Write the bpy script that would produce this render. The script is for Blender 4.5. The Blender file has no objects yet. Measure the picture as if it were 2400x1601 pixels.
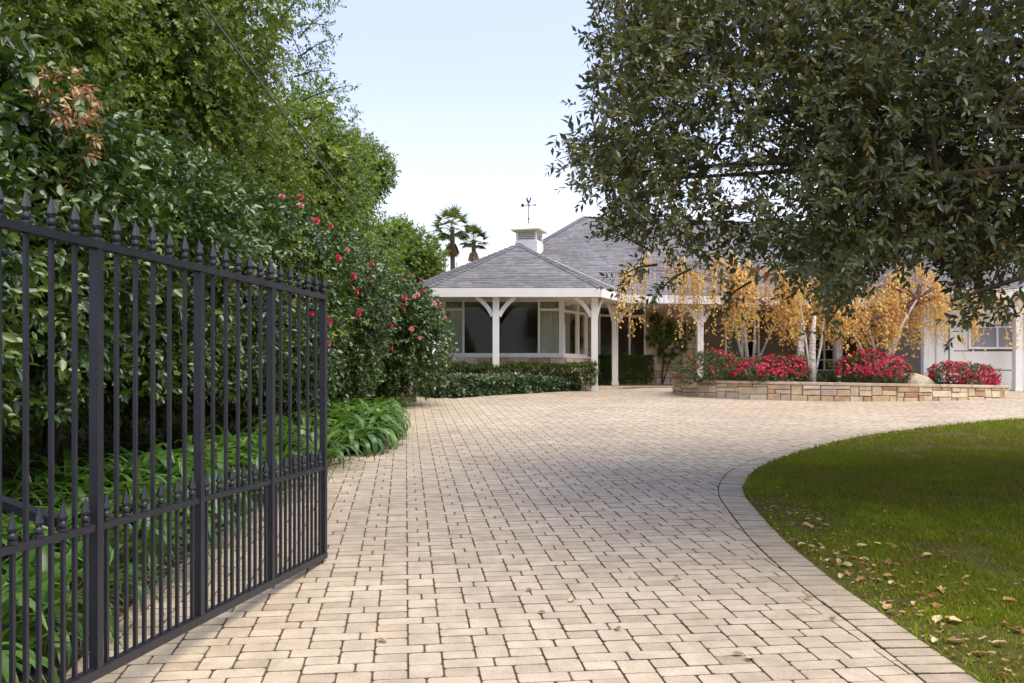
import bpy, math, random
import numpy as np
from mathutils import Vector, Matrix

sc = bpy.context.scene
COL = sc.collection
rad = math.radians
random.seed(7)
RNG = np.random.default_rng(11)

# ------------------------------------------------------------------ camera
F, H, S = 2100.0, 1.536, 0.0529      # focal length in photo pixels, eye height, slope of the drive
HORIZON = 885.0
cd = bpy.data.cameras.new('camera'); cam = bpy.data.objects.new('camera', cd); COL.objects.link(cam)
cd.sensor_width = 36.0; cd.lens = F / 2400 * 36
cd.shift_y = (HORIZON - 800.5) / 2400
cd.clip_start = 0.05; cd.clip_end = 2000
cam.location = (0, 0, H); cam.rotation_euler = (rad(90), 0, 0)
sc.camera = cam

# ------------------------------------------------------------------ sky, sun, exposure
SUN_EL, SUN_AZ = 65.0, 116.0         # azimuth clockwise from +Y (the view direction)
w = bpy.data.worlds.new('World'); sc.world = w; w.use_nodes = True
nt = w.node_tree; nt.nodes.clear()
sky = nt.nodes.new('ShaderNodeTexSky'); sky.sky_type = 'NISHITA'; sky.sun_disc = False
sky.sun_elevation = rad(SUN_EL); sky.sun_rotation = rad(SUN_AZ)
sky.air_density = 1.0; sky.dust_density = 2.5; sky.ozone_density = 1.0; sky.altitude = 50
veil = nt.nodes.new('ShaderNodeMixRGB'); veil.inputs[0].default_value = 0.62
veil.inputs[2].default_value = (2.7, 2.85, 4.2, 1)      # thin bright cloud veil over the whole sky
bg = nt.nodes.new('ShaderNodeBackground'); bg.inputs[1].default_value = 0.077
wo = nt.nodes.new('ShaderNodeOutputWorld')
nt.links.new(sky.outputs[0], veil.inputs[1]); tcw = nt.nodes.new('ShaderNodeTexCoord'); sep = nt.nodes.new('ShaderNodeSeparateXYZ'); nt.links.new(tcw.outputs['Generated'], sep.inputs[0])
hz = nt.nodes.new('ShaderNodeMapRange'); hz.interpolation_type = 'SMOOTHSTEP'
for i_, v_ in enumerate((0.02, 0.36, 0.8, 0.0)): hz.inputs[1 + i_].default_value = v_
nt.links.new(sep.outputs[2], hz.inputs[0])
haze_mix = nt.nodes.new('ShaderNodeMixRGB'); haze_mix.inputs[2].default_value = (4.3, 4.35, 4.45, 1)      # pale haze low in the sky, all round
nt.links.new(hz.outputs[0], haze_mix.inputs[0]); nt.links.new(veil.outputs[0], haze_mix.inputs[1]); nt.links.new(haze_mix.outputs[0], bg.inputs[0]); nt.links.new(bg.outputs[0], wo.inputs[0])
sl = bpy.data.lights.new('sun', 'SUN'); sl.energy = 1.1; sl.angle = rad(58); sl.color = (1.0, 0.91, 0.77)
so = bpy.data.objects.new('sun', sl); COL.objects.link(so)
sd = Vector((math.sin(rad(SUN_AZ)) * math.cos(rad(SUN_EL)), math.cos(rad(SUN_AZ)) * math.cos(rad(SUN_EL)), math.sin(rad(SUN_EL))))
so.rotation_euler = (-sd).to_track_quat('-Z', 'Y').to_euler(); so.location = sd * 60
vs = sc.view_settings
vs.view_transform = 'Standard'; vs.look = 'None'; vs.gamma = 1; vs.exposure = 2.1; vs.use_curve_mapping = False
sc.render.engine = 'CYCLES'
sc.cycles.max_bounces = 7; sc.cycles.diffuse_bounces = 3; sc.cycles.glossy_bounces = 2
sc.cycles.transparent_max_bounces = 6; sc.cycles.transmission_bounces = 4
sc.cycles.use_denoising = True

# ------------------------------------------------------------------ helpers
def gz(y):
    return S * min(max(y, -12.0), 25.0)
def P(px, py, Y):                     # point of the photo at distance Y
    return Vector(((px - 1200) / F * Y, Y, H - (py - HORIZON) / F * Y))
def G(px, py):                        # point of the photo on the sloping ground
    Y = H / (S + (py - HORIZON) / F)
    return ((px - 1200) / F * Y, Y)
def proj(p):                          # numpy (n,3) -> photo pixels
    return 1200 + F * p[:, 0] / p[:, 1], HORIZON - F * (p[:, 2] - H) / p[:, 1]

def link(o, parent=None):
    COL.objects.link(o)
    if parent is not None:
        o.parent = parent
        o.matrix_parent_inverse = Matrix.Translation(-parent.location)
    return o
def tag(o, label=None, cat=None, group=None, kind=None):
    if label: o['label'] = label
    if cat: o['category'] = cat
    if group: o['group'] = group
    if kind: o['kind'] = kind
    return o
def thing(name, loc, label, cat, group=None):
    o = bpy.data.objects.new(name, None); COL.objects.link(o)
    o.location = loc; o.empty_display_size = 0.2
    return tag(o, label, cat, group)

class MB:
    def __init__(s): s.v = []; s.f = []; s.r = []; s.rnd = 0.5; s.mi = []; s.m2 = None
    def add(s, vs_, fs_, mi=None):
        s.mi += list(mi) if mi is not None else [0] * len(fs_)
        b = len(s.v); s.v += [tuple(v) for v in vs_]; s.f += [tuple(b + i for i in f) for f in fs_]
        s.r += [s.rnd] * len(vs_); return s
    def obox(s, c, ax, ay, az):       # centre and three half-axis vectors
        c, ax, ay, az = map(Vector, (c, ax, ay, az))
        vs_ = [c + i * ax + j * ay + k * az for k in (-1, 1) for j in (-1, 1) for i in (-1, 1)]
        return s.add(vs_, [(0, 2, 3, 1), (4, 5, 7, 6), (0, 1, 5, 4), (2, 6, 7, 3), (1, 3, 7, 5), (0, 4, 6, 2)])
    def box(s, x0, x1, y0, y1, z0, z1):
        return s.obox(((x0 + x1) / 2, (y0 + y1) / 2, (z0 + z1) / 2), ((x1 - x0) / 2, 0, 0), (0, (y1 - y0) / 2, 0), (0, 0, (z1 - z0) / 2))
    def bar(s, p0, p1, wd, ht, up=(0, 0, 1)):
        p0, p1 = Vector(p0), Vector(p1); d = (p1 - p0); L = d.length; d.normalize()
        side = d.cross(Vector(up))
        if side.length < 1e-5: side = Vector((1, 0, 0))
        side.normalize(); u = side.cross(d)
        return s.obox((p0 + p1) / 2, d * (L / 2), side * (wd / 2), u * (ht / 2))
    def tube(s, pts, rs, n=6, cap=True):
        pts = [Vector(p) for p in pts]; rings = []
        for i, p in enumerate(pts):
            d = (pts[min(i + 1, len(pts) - 1)] - pts[max(i - 1, 0)]).normalized()
            a = d.cross(Vector((0.31, 0.95, 0.05)))
            if a.length < 1e-3: a = d.cross(Vector((1, 0, 0)))
            a.normalize(); b = d.cross(a)
            rings.append([p + rs[i] * (math.cos(t) * a + math.sin(t) * b) for t in [2 * math.pi * k / n for k in range(n)]])
        fs_ = []
        for i in range(len(pts) - 1):
            for k in range(n):
                fs_.append((i * n + k, i * n + (k + 1) % n, (i + 1) * n + (k + 1) % n, (i + 1) * n + k))
        if cap: fs_ += [tuple(range(n))[::-1], tuple((len(pts) - 1) * n + k for k in range(n))]
        return s.add([v for r in rings for v in r], fs_)
    def lathe(s, c, prof, n=8, axis=None):
        c = Vector(c); m = len(prof); vs_ = []
        for r, z in prof:
            for k in range(n):
                t = 2 * math.pi * (k + .5) / n
                vs_.append(c + Vector((r * math.cos(t), r * math.sin(t), z)))
        fs_ = [(i * n + k, i * n + (k + 1) % n, (i + 1) * n + (k + 1) % n, (i + 1) * n + k) for i in range(m - 1) for k in range(n)]
        fs_ += [tuple(range(n))[::-1], tuple((m - 1) * n + k for k in range(n))]
        return s.add(vs_, fs_)
    def prism(s, poly, z0, z1):        # poly: list of (x, y) anticlockwise; z numbers or functions of (x, y)
        n = len(poly); a = z0 if callable(z0) else (lambda x, y: z0); b = z1 if callable(z1) else (lambda x, y: z1)
        vs_ = [(x, y, a(x, y)) for x, y in poly] + [(x, y, b(x, y)) for x, y in poly]
        return s.add(vs_, [tuple(range(n))[::-1], tuple(range(n, 2 * n))] + [(i, (i + 1) % n, n + (i + 1) % n, n + i) for i in range(n)])
    def stone(s, c, ax, ay, az, b=0.012):   # box with chamfered front edges; ay points out of the wall
        c, ax, ay, az = map(Vector, (c, ax, ay, az))
        lx, lz, ly = ax.length, az.length, ay.length
        fx, fz, fy = max(.3, 1 - b / lx), max(.3, 1 - b / lz), max(.2, 1 - b / ly)
        j = lambda q=.25: 1 + random.uniform(-q, q) * .12
        vs_ = [c - ay + sx * ax + sz * az for sx, sz in ((-1, -1), (1, -1), (1, 1), (-1, 1))]
        vs_ += [c + ay * fy + sx * ax + sz * az for sx, sz in ((-1, -1), (1, -1), (1, 1), (-1, 1))]
        vs_ += [c + ay * j(2) + sx * ax * fx * j() + sz * az * fz * j() for sx, sz in ((-1, -1), (1, -1), (1, 1), (-1, 1))]
        q = lambda a, b_: [(a + i, a + (i + 1) % 4, b_ + (i + 1) % 4, b_ + i) for i in range(4)]
        return s.add(vs_, [(8, 9, 10, 11), (3, 2, 1, 0)] + q(0, 4) + q(4, 8))
    def mesh(s, name, m, smooth=False):
        me = bpy.data.meshes.new(name); me.from_pydata(s.v, [], s.f); me.update()
        at = me.attributes.new('rnd', 'FLOAT', 'POINT'); at.data.foreach_set('value', np.array(s.r, np.float32))
        me.materials.append(m)
        if s.m2 is not None:
            me.materials.append(s.m2); me.materials.append(M['edge']); me.polygons.foreach_set('material_index', s.mi)
        if smooth: me.polygons.foreach_set('use_smooth', [True] * len(me.polygons))
        return me
    def build(s, name, m, parent=None, smooth=False):
        return link(bpy.data.objects.new(name, s.mesh(name, m, smooth)), parent)

def fast_mesh(name, V, faces, m, rnd=None, smooth=False):
    """V (n,3); faces (k,c) array with c corners each."""
    me = bpy.data.meshes.new(name); n, (k, c) = len(V), faces.shape
    me.vertices.add(n); me.vertices.foreach_set('co', V.astype(np.float32).ravel())
    me.loops.add(k * c); me.loops.foreach_set('vertex_index', faces.astype(np.int32).ravel())
    me.polygons.add(k); me.polygons.foreach_set('loop_start', np.arange(0, k * c, c, dtype=np.int32))
    me.update(calc_edges=True)
    if rnd is not None:
        at = me.attributes.new('rnd', 'FLOAT', 'POINT'); at.data.foreach_set('value', rnd.astype(np.float32))
    me.materials.append(m)
    if smooth: me.polygons.foreach_set('use_smooth', np.ones(k, bool))
    return me
def nrm(a): return a / np.maximum(np.linalg.norm(a, axis=-1, keepdims=True), 1e-9)

T4 = (np.array([(0, 0, 0), (.42, -.5, .16), (1, 0, -.10), (.42, .5, .16)]), np.array([(0, 1, 2), (0, 2, 3)]))
T6 = (np.array([(0, 0, 0), (.28, -.46, .13), (.66, -.40, .08), (1, 0, -.16), (.66, .40, .08), (.28, .46, .13)]),
      np.array([(0, 1, 2), (0, 2, 3), (0, 3, 4), (0, 4, 5)]))
def leaves(name, pos, d, n, L, W, rnd, m, parent=None, T=T4):
    tv, tf = T; N = len(pos); k = len(tv)
    d = nrm(d); n = nrm(n - (n * d).sum(1, keepdims=True) * d); s_ = np.cross(d, n)
    L = np.broadcast_to(np.asarray(L, float), (N,)); W = np.broadcast_to(np.asarray(W, float), (N,))
    V = (pos[:, None] + tv[None, :, 0:1] * (L[:, None] * d)[:, None] + tv[None, :, 1:2] * (W[:, None] * s_)[:, None]
         + tv[None, :, 2:3] * (W[:, None] * n)[:, None]).reshape(-1, 3)
    Fc = (np.arange(N)[:, None, None] * k + tf[None]).reshape(-1, 3)
    return link(bpy.data.objects.new(name, fast_mesh(name, V, Fc, m, np.repeat(rnd, k))), parent)

def sprigs(Pt, N, k, tl, L, W, rng, droop=.2, spread=1.0, up=.6):
    m = len(Pt)
    T = nrm(N + rng.normal(0, .45, (m, 3)) + np.array([0, 0, -droop]))
    a = nrm(np.cross(T, rng.normal(0, 1, (m, 3)))); b = np.cross(T, a)
    t = ((np.arange(k) + .5) / k)[None, :, None]
    ph = (np.arange(k) * 2.4)[None] + rng.uniform(0, 6.28, (m, 1)) + rng.normal(0, .3, (m, k))
    R = np.cos(ph)[..., None] * a[:, None] + np.sin(ph)[..., None] * b[:, None]
    tlm = (tl * rng.uniform(.6, 1.3, m))[:, None, None]
    base = Pt[:, None] + T[:, None] * tlm * t
    D = T[:, None] * (.35 + .5 * t) + R * spread * (1.1 - .5 * t) + rng.normal(0, .18, (m, k, 3)) + np.array([0, 0, -droop * .8])
    n = np.array([0, 0, up]) + N[:, None] * .55 + rng.normal(0, .38, (m, k, 3))
    rnd = np.clip(rng.normal(.45, .17, (m, 1)) + rng.normal(0, .16, (m, k)) + .12 * (t[..., 0] - .5), 0, 1)
    sc_ = rng.uniform(.65, 1.2, (m, k))
    return dict(pos=base.reshape(-1, 3), d=D.reshape(-1, 3), n=n.reshape(-1, 3), L=(L * sc_).ravel(), W=(W * sc_).ravel(), rnd=rnd.ravel())
def cat_s(lst): return {k: np.concatenate([x[k] for x in lst]) for k in lst[0]}

def bumps(D, rng, amp, K=9, fr=(2.5, 6.5)):
    o = np.zeros(len(D))
    for _ in range(K):
        k = nrm(rng.normal(0, 1, (1, 3)))[0] * rng.uniform(*fr); o += np.sin(D @ k + rng.uniform(0, 6.28))
    return amp * o / math.sqrt(K)
def shell(c, r, n, rng, amp=.12, lo=.72, power=2.0, zmin=None):
    """points in the outer shell of a lumpy superellipsoid, with outward directions"""
    D = nrm(rng.normal(0, 1, (n, 3)))
    q = (np.abs(D) ** power).sum(1) ** (-1 / power)
    rr = q * (1 + bumps(D, rng, amp)) * (lo + (1 - lo) * rng.uniform(0, 1, n) ** .5)
    p = np.array(c) + D * np.array(r) * rr[:, None]
    N = nrm(D / np.array(r))
    if zmin is not None:
        k = p[:, 2] > zmin; p, N = p[k], N[k]
    return p, N
def vnoise(x, y, seed=0):
    xi, yi = np.floor(x).astype(int), np.floor(y).astype(int); fx, fy = x - xi, y - yi
    h = lambda a, b: (np.sin(a * 127.1 + b * 311.7 + seed * 17.3) * 43758.5453) % 1.0
    fx, fy = fx * fx * (3 - 2 * fx), fy * fy * (3 - 2 * fy)
    return (h(xi, yi) * (1 - fx) + h(xi + 1, yi) * fx) * (1 - fy) + (h(xi, yi + 1) * (1 - fx) + h(xi + 1, yi + 1) * fx) * fy
def pip(x, y, poly):
    c = np.zeros(len(x), bool); n = len(poly)
    for i in range(n):
        (x0, y0), (x1, y1) = poly[i], poly[(i + 1) % n]
        k = ((y0 > y) != (y1 > y)); t = (x1 - x0) * (y - y0) / (y1 - y0 if y1 != y0 else 1e-9) + x0
        c ^= k & (x < t)
    return c
def catmull(pts, step):
    out = []
    for i in range(len(pts) - 1):
        p0, p1, p2, p3 = (np.array(pts[max(0, min(len(pts) - 1, j))]) for j in (i - 1, i, i + 1, i + 2))
        k = max(2, int(np.linalg.norm(p2 - p1) / .05))
        for t in np.arange(k) / k:
            out.append(.5 * (2 * p1 + (p2 - p0) * t + (2 * p0 - 5 * p1 + 4 * p2 - p3) * t * t + (3 * p1 - p0 - 3 * p2 + p3) * t ** 3))
    out.append(np.array(pts[-1])); out = np.array(out)
    s = np.r_[0, np.cumsum(np.linalg.norm(np.diff(out, axis=0), axis=1))]; q = np.arange(0, s[-1], step)
    return np.stack([np.interp(q, s, out[:, 0]), np.interp(q, s, out[:, 1])], 1)
def clip_half(poly, p, n):            # keep the side where (x-p).n >= 0
    o = []
    for i in range(len(poly)):
        a, b = poly[i], poly[(i + 1) % len(poly)]
        da = (a[0] - p[0]) * n[0] + (a[1] - p[1]) * n[1]; db = (b[0] - p[0]) * n[0] + (b[1] - p[1]) * n[1]
        if da >= 0: o.append(a)
        if (da >= 0) != (db >= 0):
            t = da / (da - db); o.append((a[0] + t * (b[0] - a[0]), a[1] + t * (b[1] - a[1])))
    return o

# ------------------------------------------------------------------ materials
def mat(name, base=(.5, .5, .5), rough=.6, metal=0, spec=.5):
    m = bpy.data.materials.new(name); m.use_nodes = True
    b = m.node_tree.nodes['Principled BSDF']
    b.inputs['Base Color'].default_value = (*base, 1); b.inputs['Roughness'].default_value = rough
    b.inputs['Metallic'].default_value = metal; b.inputs['Specular IOR Level'].default_value = spec
    return m
def nodes(m): return m.node_tree.nodes, m.node_tree.links, m.node_tree.nodes['Principled BSDF']
def ramp(N, stops):
    r = N.new('ShaderNodeValToRGB'); e = r.color_ramp.elements
    while len(e) > 1: e.remove(e[0])
    e[0].position = stops[0][0]; e[0].color = (*stops[0][1], 1)
    for p, c in stops[1:]:
        x = e.new(p); x.color = (*c, 1)
    return r
def noise(N, L, scale, detail=3, coord='Object', dist=0, rough=.55):
    tc = N.new('ShaderNodeTexCoord'); n = N.new('ShaderNodeTexNoise'); n.inputs['Scale'].default_value = scale
    n.inputs['Detail'].default_value = detail; n.inputs['Distortion'].default_value = dist; n.inputs['Roughness'].default_value = rough
    if coord == 'World':
        g = N.new('ShaderNodeNewGeometry'); L.new(g.outputs['Position'], n.inputs['Vector'])
    else: L.new(tc.outputs[coord], n.inputs['Vector'])
    return n
def bump(N, L, b, src, strength=.3, dist=.01):
    k = N.new('ShaderNodeBump'); k.inputs['Strength'].default_value = strength; k.inputs['Distance'].default_value = dist
    L.new(src, k.inputs['Height']); L.new(k.outputs[0], b.inputs['Normal'])
def mul(N, L, a, b, fac=1.0, mode='MULTIPLY'):
    x = N.new('ShaderNodeMixRGB'); x.blend_type = mode; x.inputs[0].default_value = fac
    L.new(a, x.inputs[1]); L.new(b, x.inputs[2]); return x
def attr(N):
    a = N.new('ShaderNodeAttribute'); a.attribute_name = 'rnd'; return a

def leaf_mat(name, stops, rough=.4, trans=.3, tcol=(.25, .35, .04), spec=.5, nscale=1.1):
    m = mat(name, rough=rough, spec=spec); N, L, b = nodes(m)
    r = ramp(N, stops); nz = noise(N, L, nscale, 3, 'World'); ma = N.new('ShaderNodeMath'); ma.operation = 'MULTIPLY_ADD'; ma.inputs[1].default_value = 1.1; ma.inputs[2].default_value = -.55
    L.new(nz.outputs[0], ma.inputs[0]); ad = N.new('ShaderNodeMath'); ad.operation = 'ADD'; ad.use_clamp = True; L.new(attr(N).outputs['Fac'], ad.inputs[0]); L.new(ma.outputs[0], ad.inputs[1])
    L.new(ad.outputs[0], r.inputs[0]); L.new(r.outputs[0], b.inputs['Base Color'])
    t = N.new('ShaderNodeBsdfTranslucent'); tm = N.new('ShaderNodeMixRGB'); tm.inputs[0].default_value = .55
    tm.inputs[2].default_value = (*tcol, 1); L.new(r.outputs[0], tm.inputs[1]); L.new(tm.outputs[0], t.inputs[0])
    mx = N.new('ShaderNodeMixShader'); mx.inputs[0].default_value = trans
    L.new(b.outputs[0], mx.inputs[1]); L.new(t.outputs[0], mx.inputs[2]); L.new(mx.outputs[0], N['Material Output'].inputs[0])
    return m
def stone_mat(name, stops, fine=60, bs=.35, rough=.85, speck=.35):
    m = mat(name, rough=rough, spec=.5 if rough < .7 else .25); N, L, b = nodes(m)
    r = ramp(N, stops); L.new(attr(N).outputs['Fac'], r.inputs[0])
    n1 = noise(N, L, 7, 4, 'World'); n2 = noise(N, L, fine, 3, 'World')
    r1 = ramp(N, [(.3, (.72, .70, .68)), (.7, (1.12, 1.1, 1.08))]); L.new(n1.outputs[0], r1.inputs[0])
    r2 = ramp(N, [(.32, (.62, .60, .58)), (.55, (1.04, 1.04, 1.04))]); L.new(n2.outputs[0], r2.inputs[0])
    n3 = noise(N, L, .7, 5, 'World'); r3 = ramp(N, [(.30, (.80, .79, .79)), (.60, (1.05, 1.05, 1.05))]); L.new(n3.outputs[0], r3.inputs[0])
    a0 = mul(N, L, r.outputs[0], r3.outputs[0], .9); a = mul(N, L, a0.outputs[0], r1.outputs[0], .8); c = mul(N, L, a.outputs[0], r2.outputs[0], speck)
    L.new(c.outputs[0], b.inputs['Base Color']); bump(N, L, b, n2.outputs[0], bs, .006)
    return m
def soil_mat(name, a, c, scale=9):
    m = mat(name, rough=.95, spec=.1); N, L, b = nodes(m); n = noise(N, L, scale, 6, 'World'); r = ramp(N, [(.35, a), (.65, c)])
    L.new(n.outputs[0], r.inputs[0]); L.new(r.outputs[0], b.inputs['Base Color']); n2 = noise(N, L, 70, 4, 'World'); bump(N, L, b, n2.outputs[0], .8, .02)
    return m
def paint_mat(name, col, rough=.45, var=.10, scale=3.0):
    m = mat(name, col, rough); N, L, b = nodes(m)
    n = noise(N, L, scale, 5, 'World'); r = ramp(N, [(.3, tuple(c * (1 - var) for c in col)), (.7, col)])
    L.new(n.outputs[0], r.inputs[0]); L.new(r.outputs[0], b.inputs['Base Color'])
    n2 = noise(N, L, 120, 2, 'World'); bump(N, L, b, n2.outputs[0], .08, .002)
    return m
M = {}
M['paver'] = stone_mat('paver_concrete', [(0, (.395, .325, .228)), (.25, (.445, .372, .268)), (.6, (.49, .415, .308)), (.88, (.53, .455, .348)), (1, (.46, .415, .355))], 130, .35, .62, .65)
M['joint'] = soil_mat('joint_sand', (.075, .056, .038), (.15, .112, .078), 9)
M['edge'] = soil_mat('paver_edge_dirt', (.19, .148, .105), (.31, .25, .18), 14)
M['soil'] = soil_mat('bed_soil', (.030, .021, .014), (.085, .06, .04), 8)
M['earth'] = soil_mat('earth', (.05, .04, .025), (.07, .075, .03), 1.2)
M['lawn'] = soil_mat('lawn_soil', (.085, .068, .03), (.11, .12, .028), 3.5)
M['grass'] = leaf_mat('grass_blade', [(0, (.24, .17, .06)), (.25, (.19, .17, .025)), (.6, (.175, .212, .016)), (1, (.35, .375, .03))], .6, .35, (.25, .36, .01), .15)
M['camellia'] = leaf_mat('camellia_leaf', [(0, (.018, .036, .009)), (.4, (.042, .085, .016)), (.75, (.085, .145, .024)), (1, (.16, .22, .035))], .25, .16, (.16, .26, .02), .6)
M['ficus'] = leaf_mat('hedge_tree_leaf', [(0, (.036, .060, .009)), (.4, (.10, .155, .018)), (.75, (.18, .235, .026)), (1, (.31, .35, .04))], .42, .34, (.25, .36, .03))
M['tree2'] = leaf_mat('garden_tree_leaf', [(0, (.045, .08, .012)), (.5, (.13, .21, .025)), (1, (.30, .39, .05))], .45, .32, (.25, .36, .03))
M['oak'] = leaf_mat('oak_leaf', [(0, (.032, .038, .015)), (.4, (.070, .082, .030)), (.75, (.125, .135, .048)), (.95, (.20, .18, .045)), (1, (.24, .13, .04))], .38, .30, (.22, .24, .03), .55)
M['strap'] = leaf_mat('strap_leaf', [(0, (.024, .058, .012)), (.5, (.055, .135, .022)), (1, (.14, .25, .05))], .30, .25, (.20, .36, .02), .55)
M['liriope'] = leaf_mat('fine_blade', [(0, (.05, .08, .02)), (.6, (.14, .18, .06)), (1, (.32, .34, .16))], .4, .25, (.3, .36, .08))
M['box'] = leaf_mat('box_leaf', [(0, (.03, .05, .010)), (.5, (.075, .12, .02)), (1, (.17, .22, .035))], .4, .2)
M['ivy'] = leaf_mat('ivy_leaf', [(0, (.03, .055, .022)), (.5, (.09, .15, .075)), (.85, (.18, .25, .14)), (1, (.30, .36, .16))], .32, .15)
M['azalea'] = leaf_mat('azalea_leaf', [(0, (.03, .045, .012)), (.5, (.07, .10, .02)), (1, (.16, .17, .04))], .45, .2)
M['birch'] = leaf_mat('birch_leaf', [(0, (.50, .25, .13)), (.3, (.74, .44, .18)), (.55, (.86, .58, .15)), (.85, (.92, .70, .14)), (1, (.66, .66, .16))], .5, .45, (.9, .62, .15))
M['palm'] = leaf_mat('palm_frond', [(0, (.04, .07, .02)), (.5, (.10, .14, .03)), (1, (.22, .22, .06))], .45, .25)
M['palm_dead'] = leaf_mat('dead_frond', [(0, (.14, .08, .04)), (1, (.36, .24, .12))], .8, .15, (.4, .25, .1))
M['dry'] = leaf_mat('dry_leaf', [(0, (.14, .045, .02)), (.35, (.34, .16, .06)), (.7, (.55, .36, .16)), (1, (.70, .56, .32))], .6, .2, (.6, .35, .1))
M['red'] = leaf_mat('red_petal', [(0, (.42, .01, .03)), (.6, (.62, .02, .06)), (1, (.72, .09, .15))], .5, .3, (.8, .05, .1))
M['pink'] = leaf_mat('pink_petal', [(0, (.55, .08, .14)), (1, (.80, .38, .42))], .5, .3, (.9, .3, .35))
M['stamen'] = mat('stamen', (.75, .5, .08), .7)
M['magenta'] = leaf_mat('azalea_petal', [(0, (.34, .004, .03)), (.6, (.64, .012, .07)), (1, (.82, .06, .15))], .5, .3, (.9, .04, .16))
M['bark'] = stone_mat('bark', [(0, (.05, .035, .025)), (1, (.12, .09, .065))], 30, .8, .9, .8)
M['twig'] = mat('birch_twig', (.20, .10, .075), .8)
M['iron'] = paint_mat('gate_iron', (.019, .021, .030), .40, .4, 9)
M['white'] = paint_mat('white_paint', (.87, .85, .805), .5, .06)
M['cream'] = paint_mat('cream_paint', (.86, .83, .76), .5, .05)
M['soffit'] = paint_mat('soffit_paint', (.80, .73, .63), .6, .08)
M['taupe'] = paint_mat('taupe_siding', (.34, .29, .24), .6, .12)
M['brown'] = paint_mat('brown_wall', (.19, .135, .09), .7, .25)
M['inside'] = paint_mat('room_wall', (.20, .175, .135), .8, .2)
M['curtain'] = mat('curtain_cloth', (.84, .83, .74), .9, 0, .1)
M['wallstone'] = stone_mat('sandstone', [(0, (.48, .31, .18)), (.3, (.62, .46, .29)), (.6, (.70, .57, .40)), (.85, (.76, .65, .50)), (1, (.60, .49, .40))], 45, .5, .85, .4)
M['cap'] = stone_mat('cap_stone', [(0, (.56, .44, .30)), (1, (.68, .56, .42))], 50, .35)
M['mortar'] = soil_mat('mortar', (.20, .15, .11), (.30, .24, .18), 20)
M['boulder'] = stone_mat('boulder_rock', [(0, (.5, .42, .30)), (1, (.58, .5, .38))], 16, .8)
M['flag'] = stone_mat('porch_flagstone', [(0, (.50, .40, .29)), (1, (.60, .50, .38))], 40, .3)
M['shingle'] = stone_mat('asphalt_shingle', [(0, (.13, .13, .14)), (.5, (.175, .175, .187)), (1, (.23, .228, .242))], 90, .6, .9, .5)
M['cappale'] = mat('valley_metal', (.55, .52, .50), .5)
M['vane'] = mat('vane_iron', (.03, .03, .045), .5)
M['cupola_roof'] = paint_mat('cupola_roof_paint', (.74, .66, .42), .4, .05)
M['cable'] = mat('cable_sheath', (.16, .16, .15), .6)
M['pole'] = paint_mat('pole_wood', (.22, .19, .17), .9, .3)
def make_glass():
    m = bpy.data.materials.new('window_glass'); m.use_nodes = True; N, L = m.node_tree.nodes, m.node_tree.links
    N.remove(N['Principled BSDF'])
    t = N.new('ShaderNodeBsdfTransparent'); t.inputs[0].default_value = (.92, .94, .91, 1)
    g = N.new('ShaderNodeBsdfGlossy'); g.inputs['Roughness'].default_value = .02
    f = N.new('ShaderNodeFresnel'); f.inputs[0].default_value = 1.27; mx = N.new('ShaderNodeMixShader')
    L.new(f.outputs[0], mx.inputs[0]); L.new(t.outputs[0], mx.inputs[1]); L.new(g.outputs[0], mx.inputs[2]); L.new(mx.outputs[0], N['Material Output'].inputs[0])
    return m
M['glass'] = make_glass()
M['blind'] = mat('garage_blind', (.30, .29, .32), .7)
def make_birch_bark():
    m = mat('birch_bark', (.78, .74, .70), .7, 0, .2); N, L, b = nodes(m)
    tc = N.new('ShaderNodeNewGeometry'); mp = N.new('ShaderNodeMapping'); mp.inputs['Scale'].default_value = (6, 6, 26)
    n = N.new('ShaderNodeTexNoise'); n.inputs['Scale'].default_value = 1.6; n.inputs['Detail'].default_value = 4
    L.new(tc.outputs['Position'], mp.inputs[0]); L.new(mp.outputs[0], n.inputs['Vector'])
    r = ramp(N, [(.30, (.05, .04, .035)), (.40, (.50, .44, .40)), (.6, (.70, .66, .62))]); L.new(n.outputs[0], r.inputs[0])
    L.new(r.outputs[0], b.inputs['Base Color']); bump(N, L, b, n.outputs[0], .3, .01); return m
M['birchbark'] = make_birch_bark()

# ------------------------------------------------------------------ ground
mb = MB(); ys = [-400, -12, 0, 25, 60, 900]; 
vsx = [(x, y, gz(y) - .03) for y in ys for x in (-900, 900)]
mb.add(vsx, [(2 * i, 2 * i + 1, 2 * i + 3, 2 * i + 2) for i in range(len(ys) - 1)])
tag(mb.build('ground', M['earth']), 'bare earth ground under the whole garden', None, None, 'structure')

INNER = [(2.06, 1.2), (2.02, 2.4), (1.97, 3.9), (1.94, 4.57), (1.91, 5.21), (1.92, 6.24), (2.01, 7.34), (2.1, 8.09), (2.3, 8.81), (2.62, 9.57), (3.23, 10.52), (4.19, 11.77), (5.53, 13.05), (7.13, 14.2), (8.59, 15.02), (10.6, 15.9), (13.0, 16.4), (16.0, 16.6)]
curve = catmull(INNER, .103)
tang = np.gradient(curve, axis=0); tang /= np.linalg.norm(tang, axis=1, keepdims=True)
nl = np.stack([-tang[:, 1], tang[:, 0]], 1)           # points away from the lawn
BW = .228
outerc = curve + nl * BW
LEFT = [(-1.9, 1.2), (-1.9, 3.6), (-2.08, 5.0), (-2.14, 6.5), (-2.12, 8.4), (-2.03, 9.6), (-1.85, 10.35), (-1.62, 10.85), (-2.36, 17.85), (-1.98, 18.5), (-2.18, 20.4)]
BED = [(-2.18, 20.4), (-1.28, 19.4), (-.14, 20.65), (1.64, 22.15), (2.35, 22.6), (2.9, 22.62), (3.4, 23.0), (6.9, 23.75), (10.2, 24.4), (10.3, 22.0), (16, 21.6)]
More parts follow.
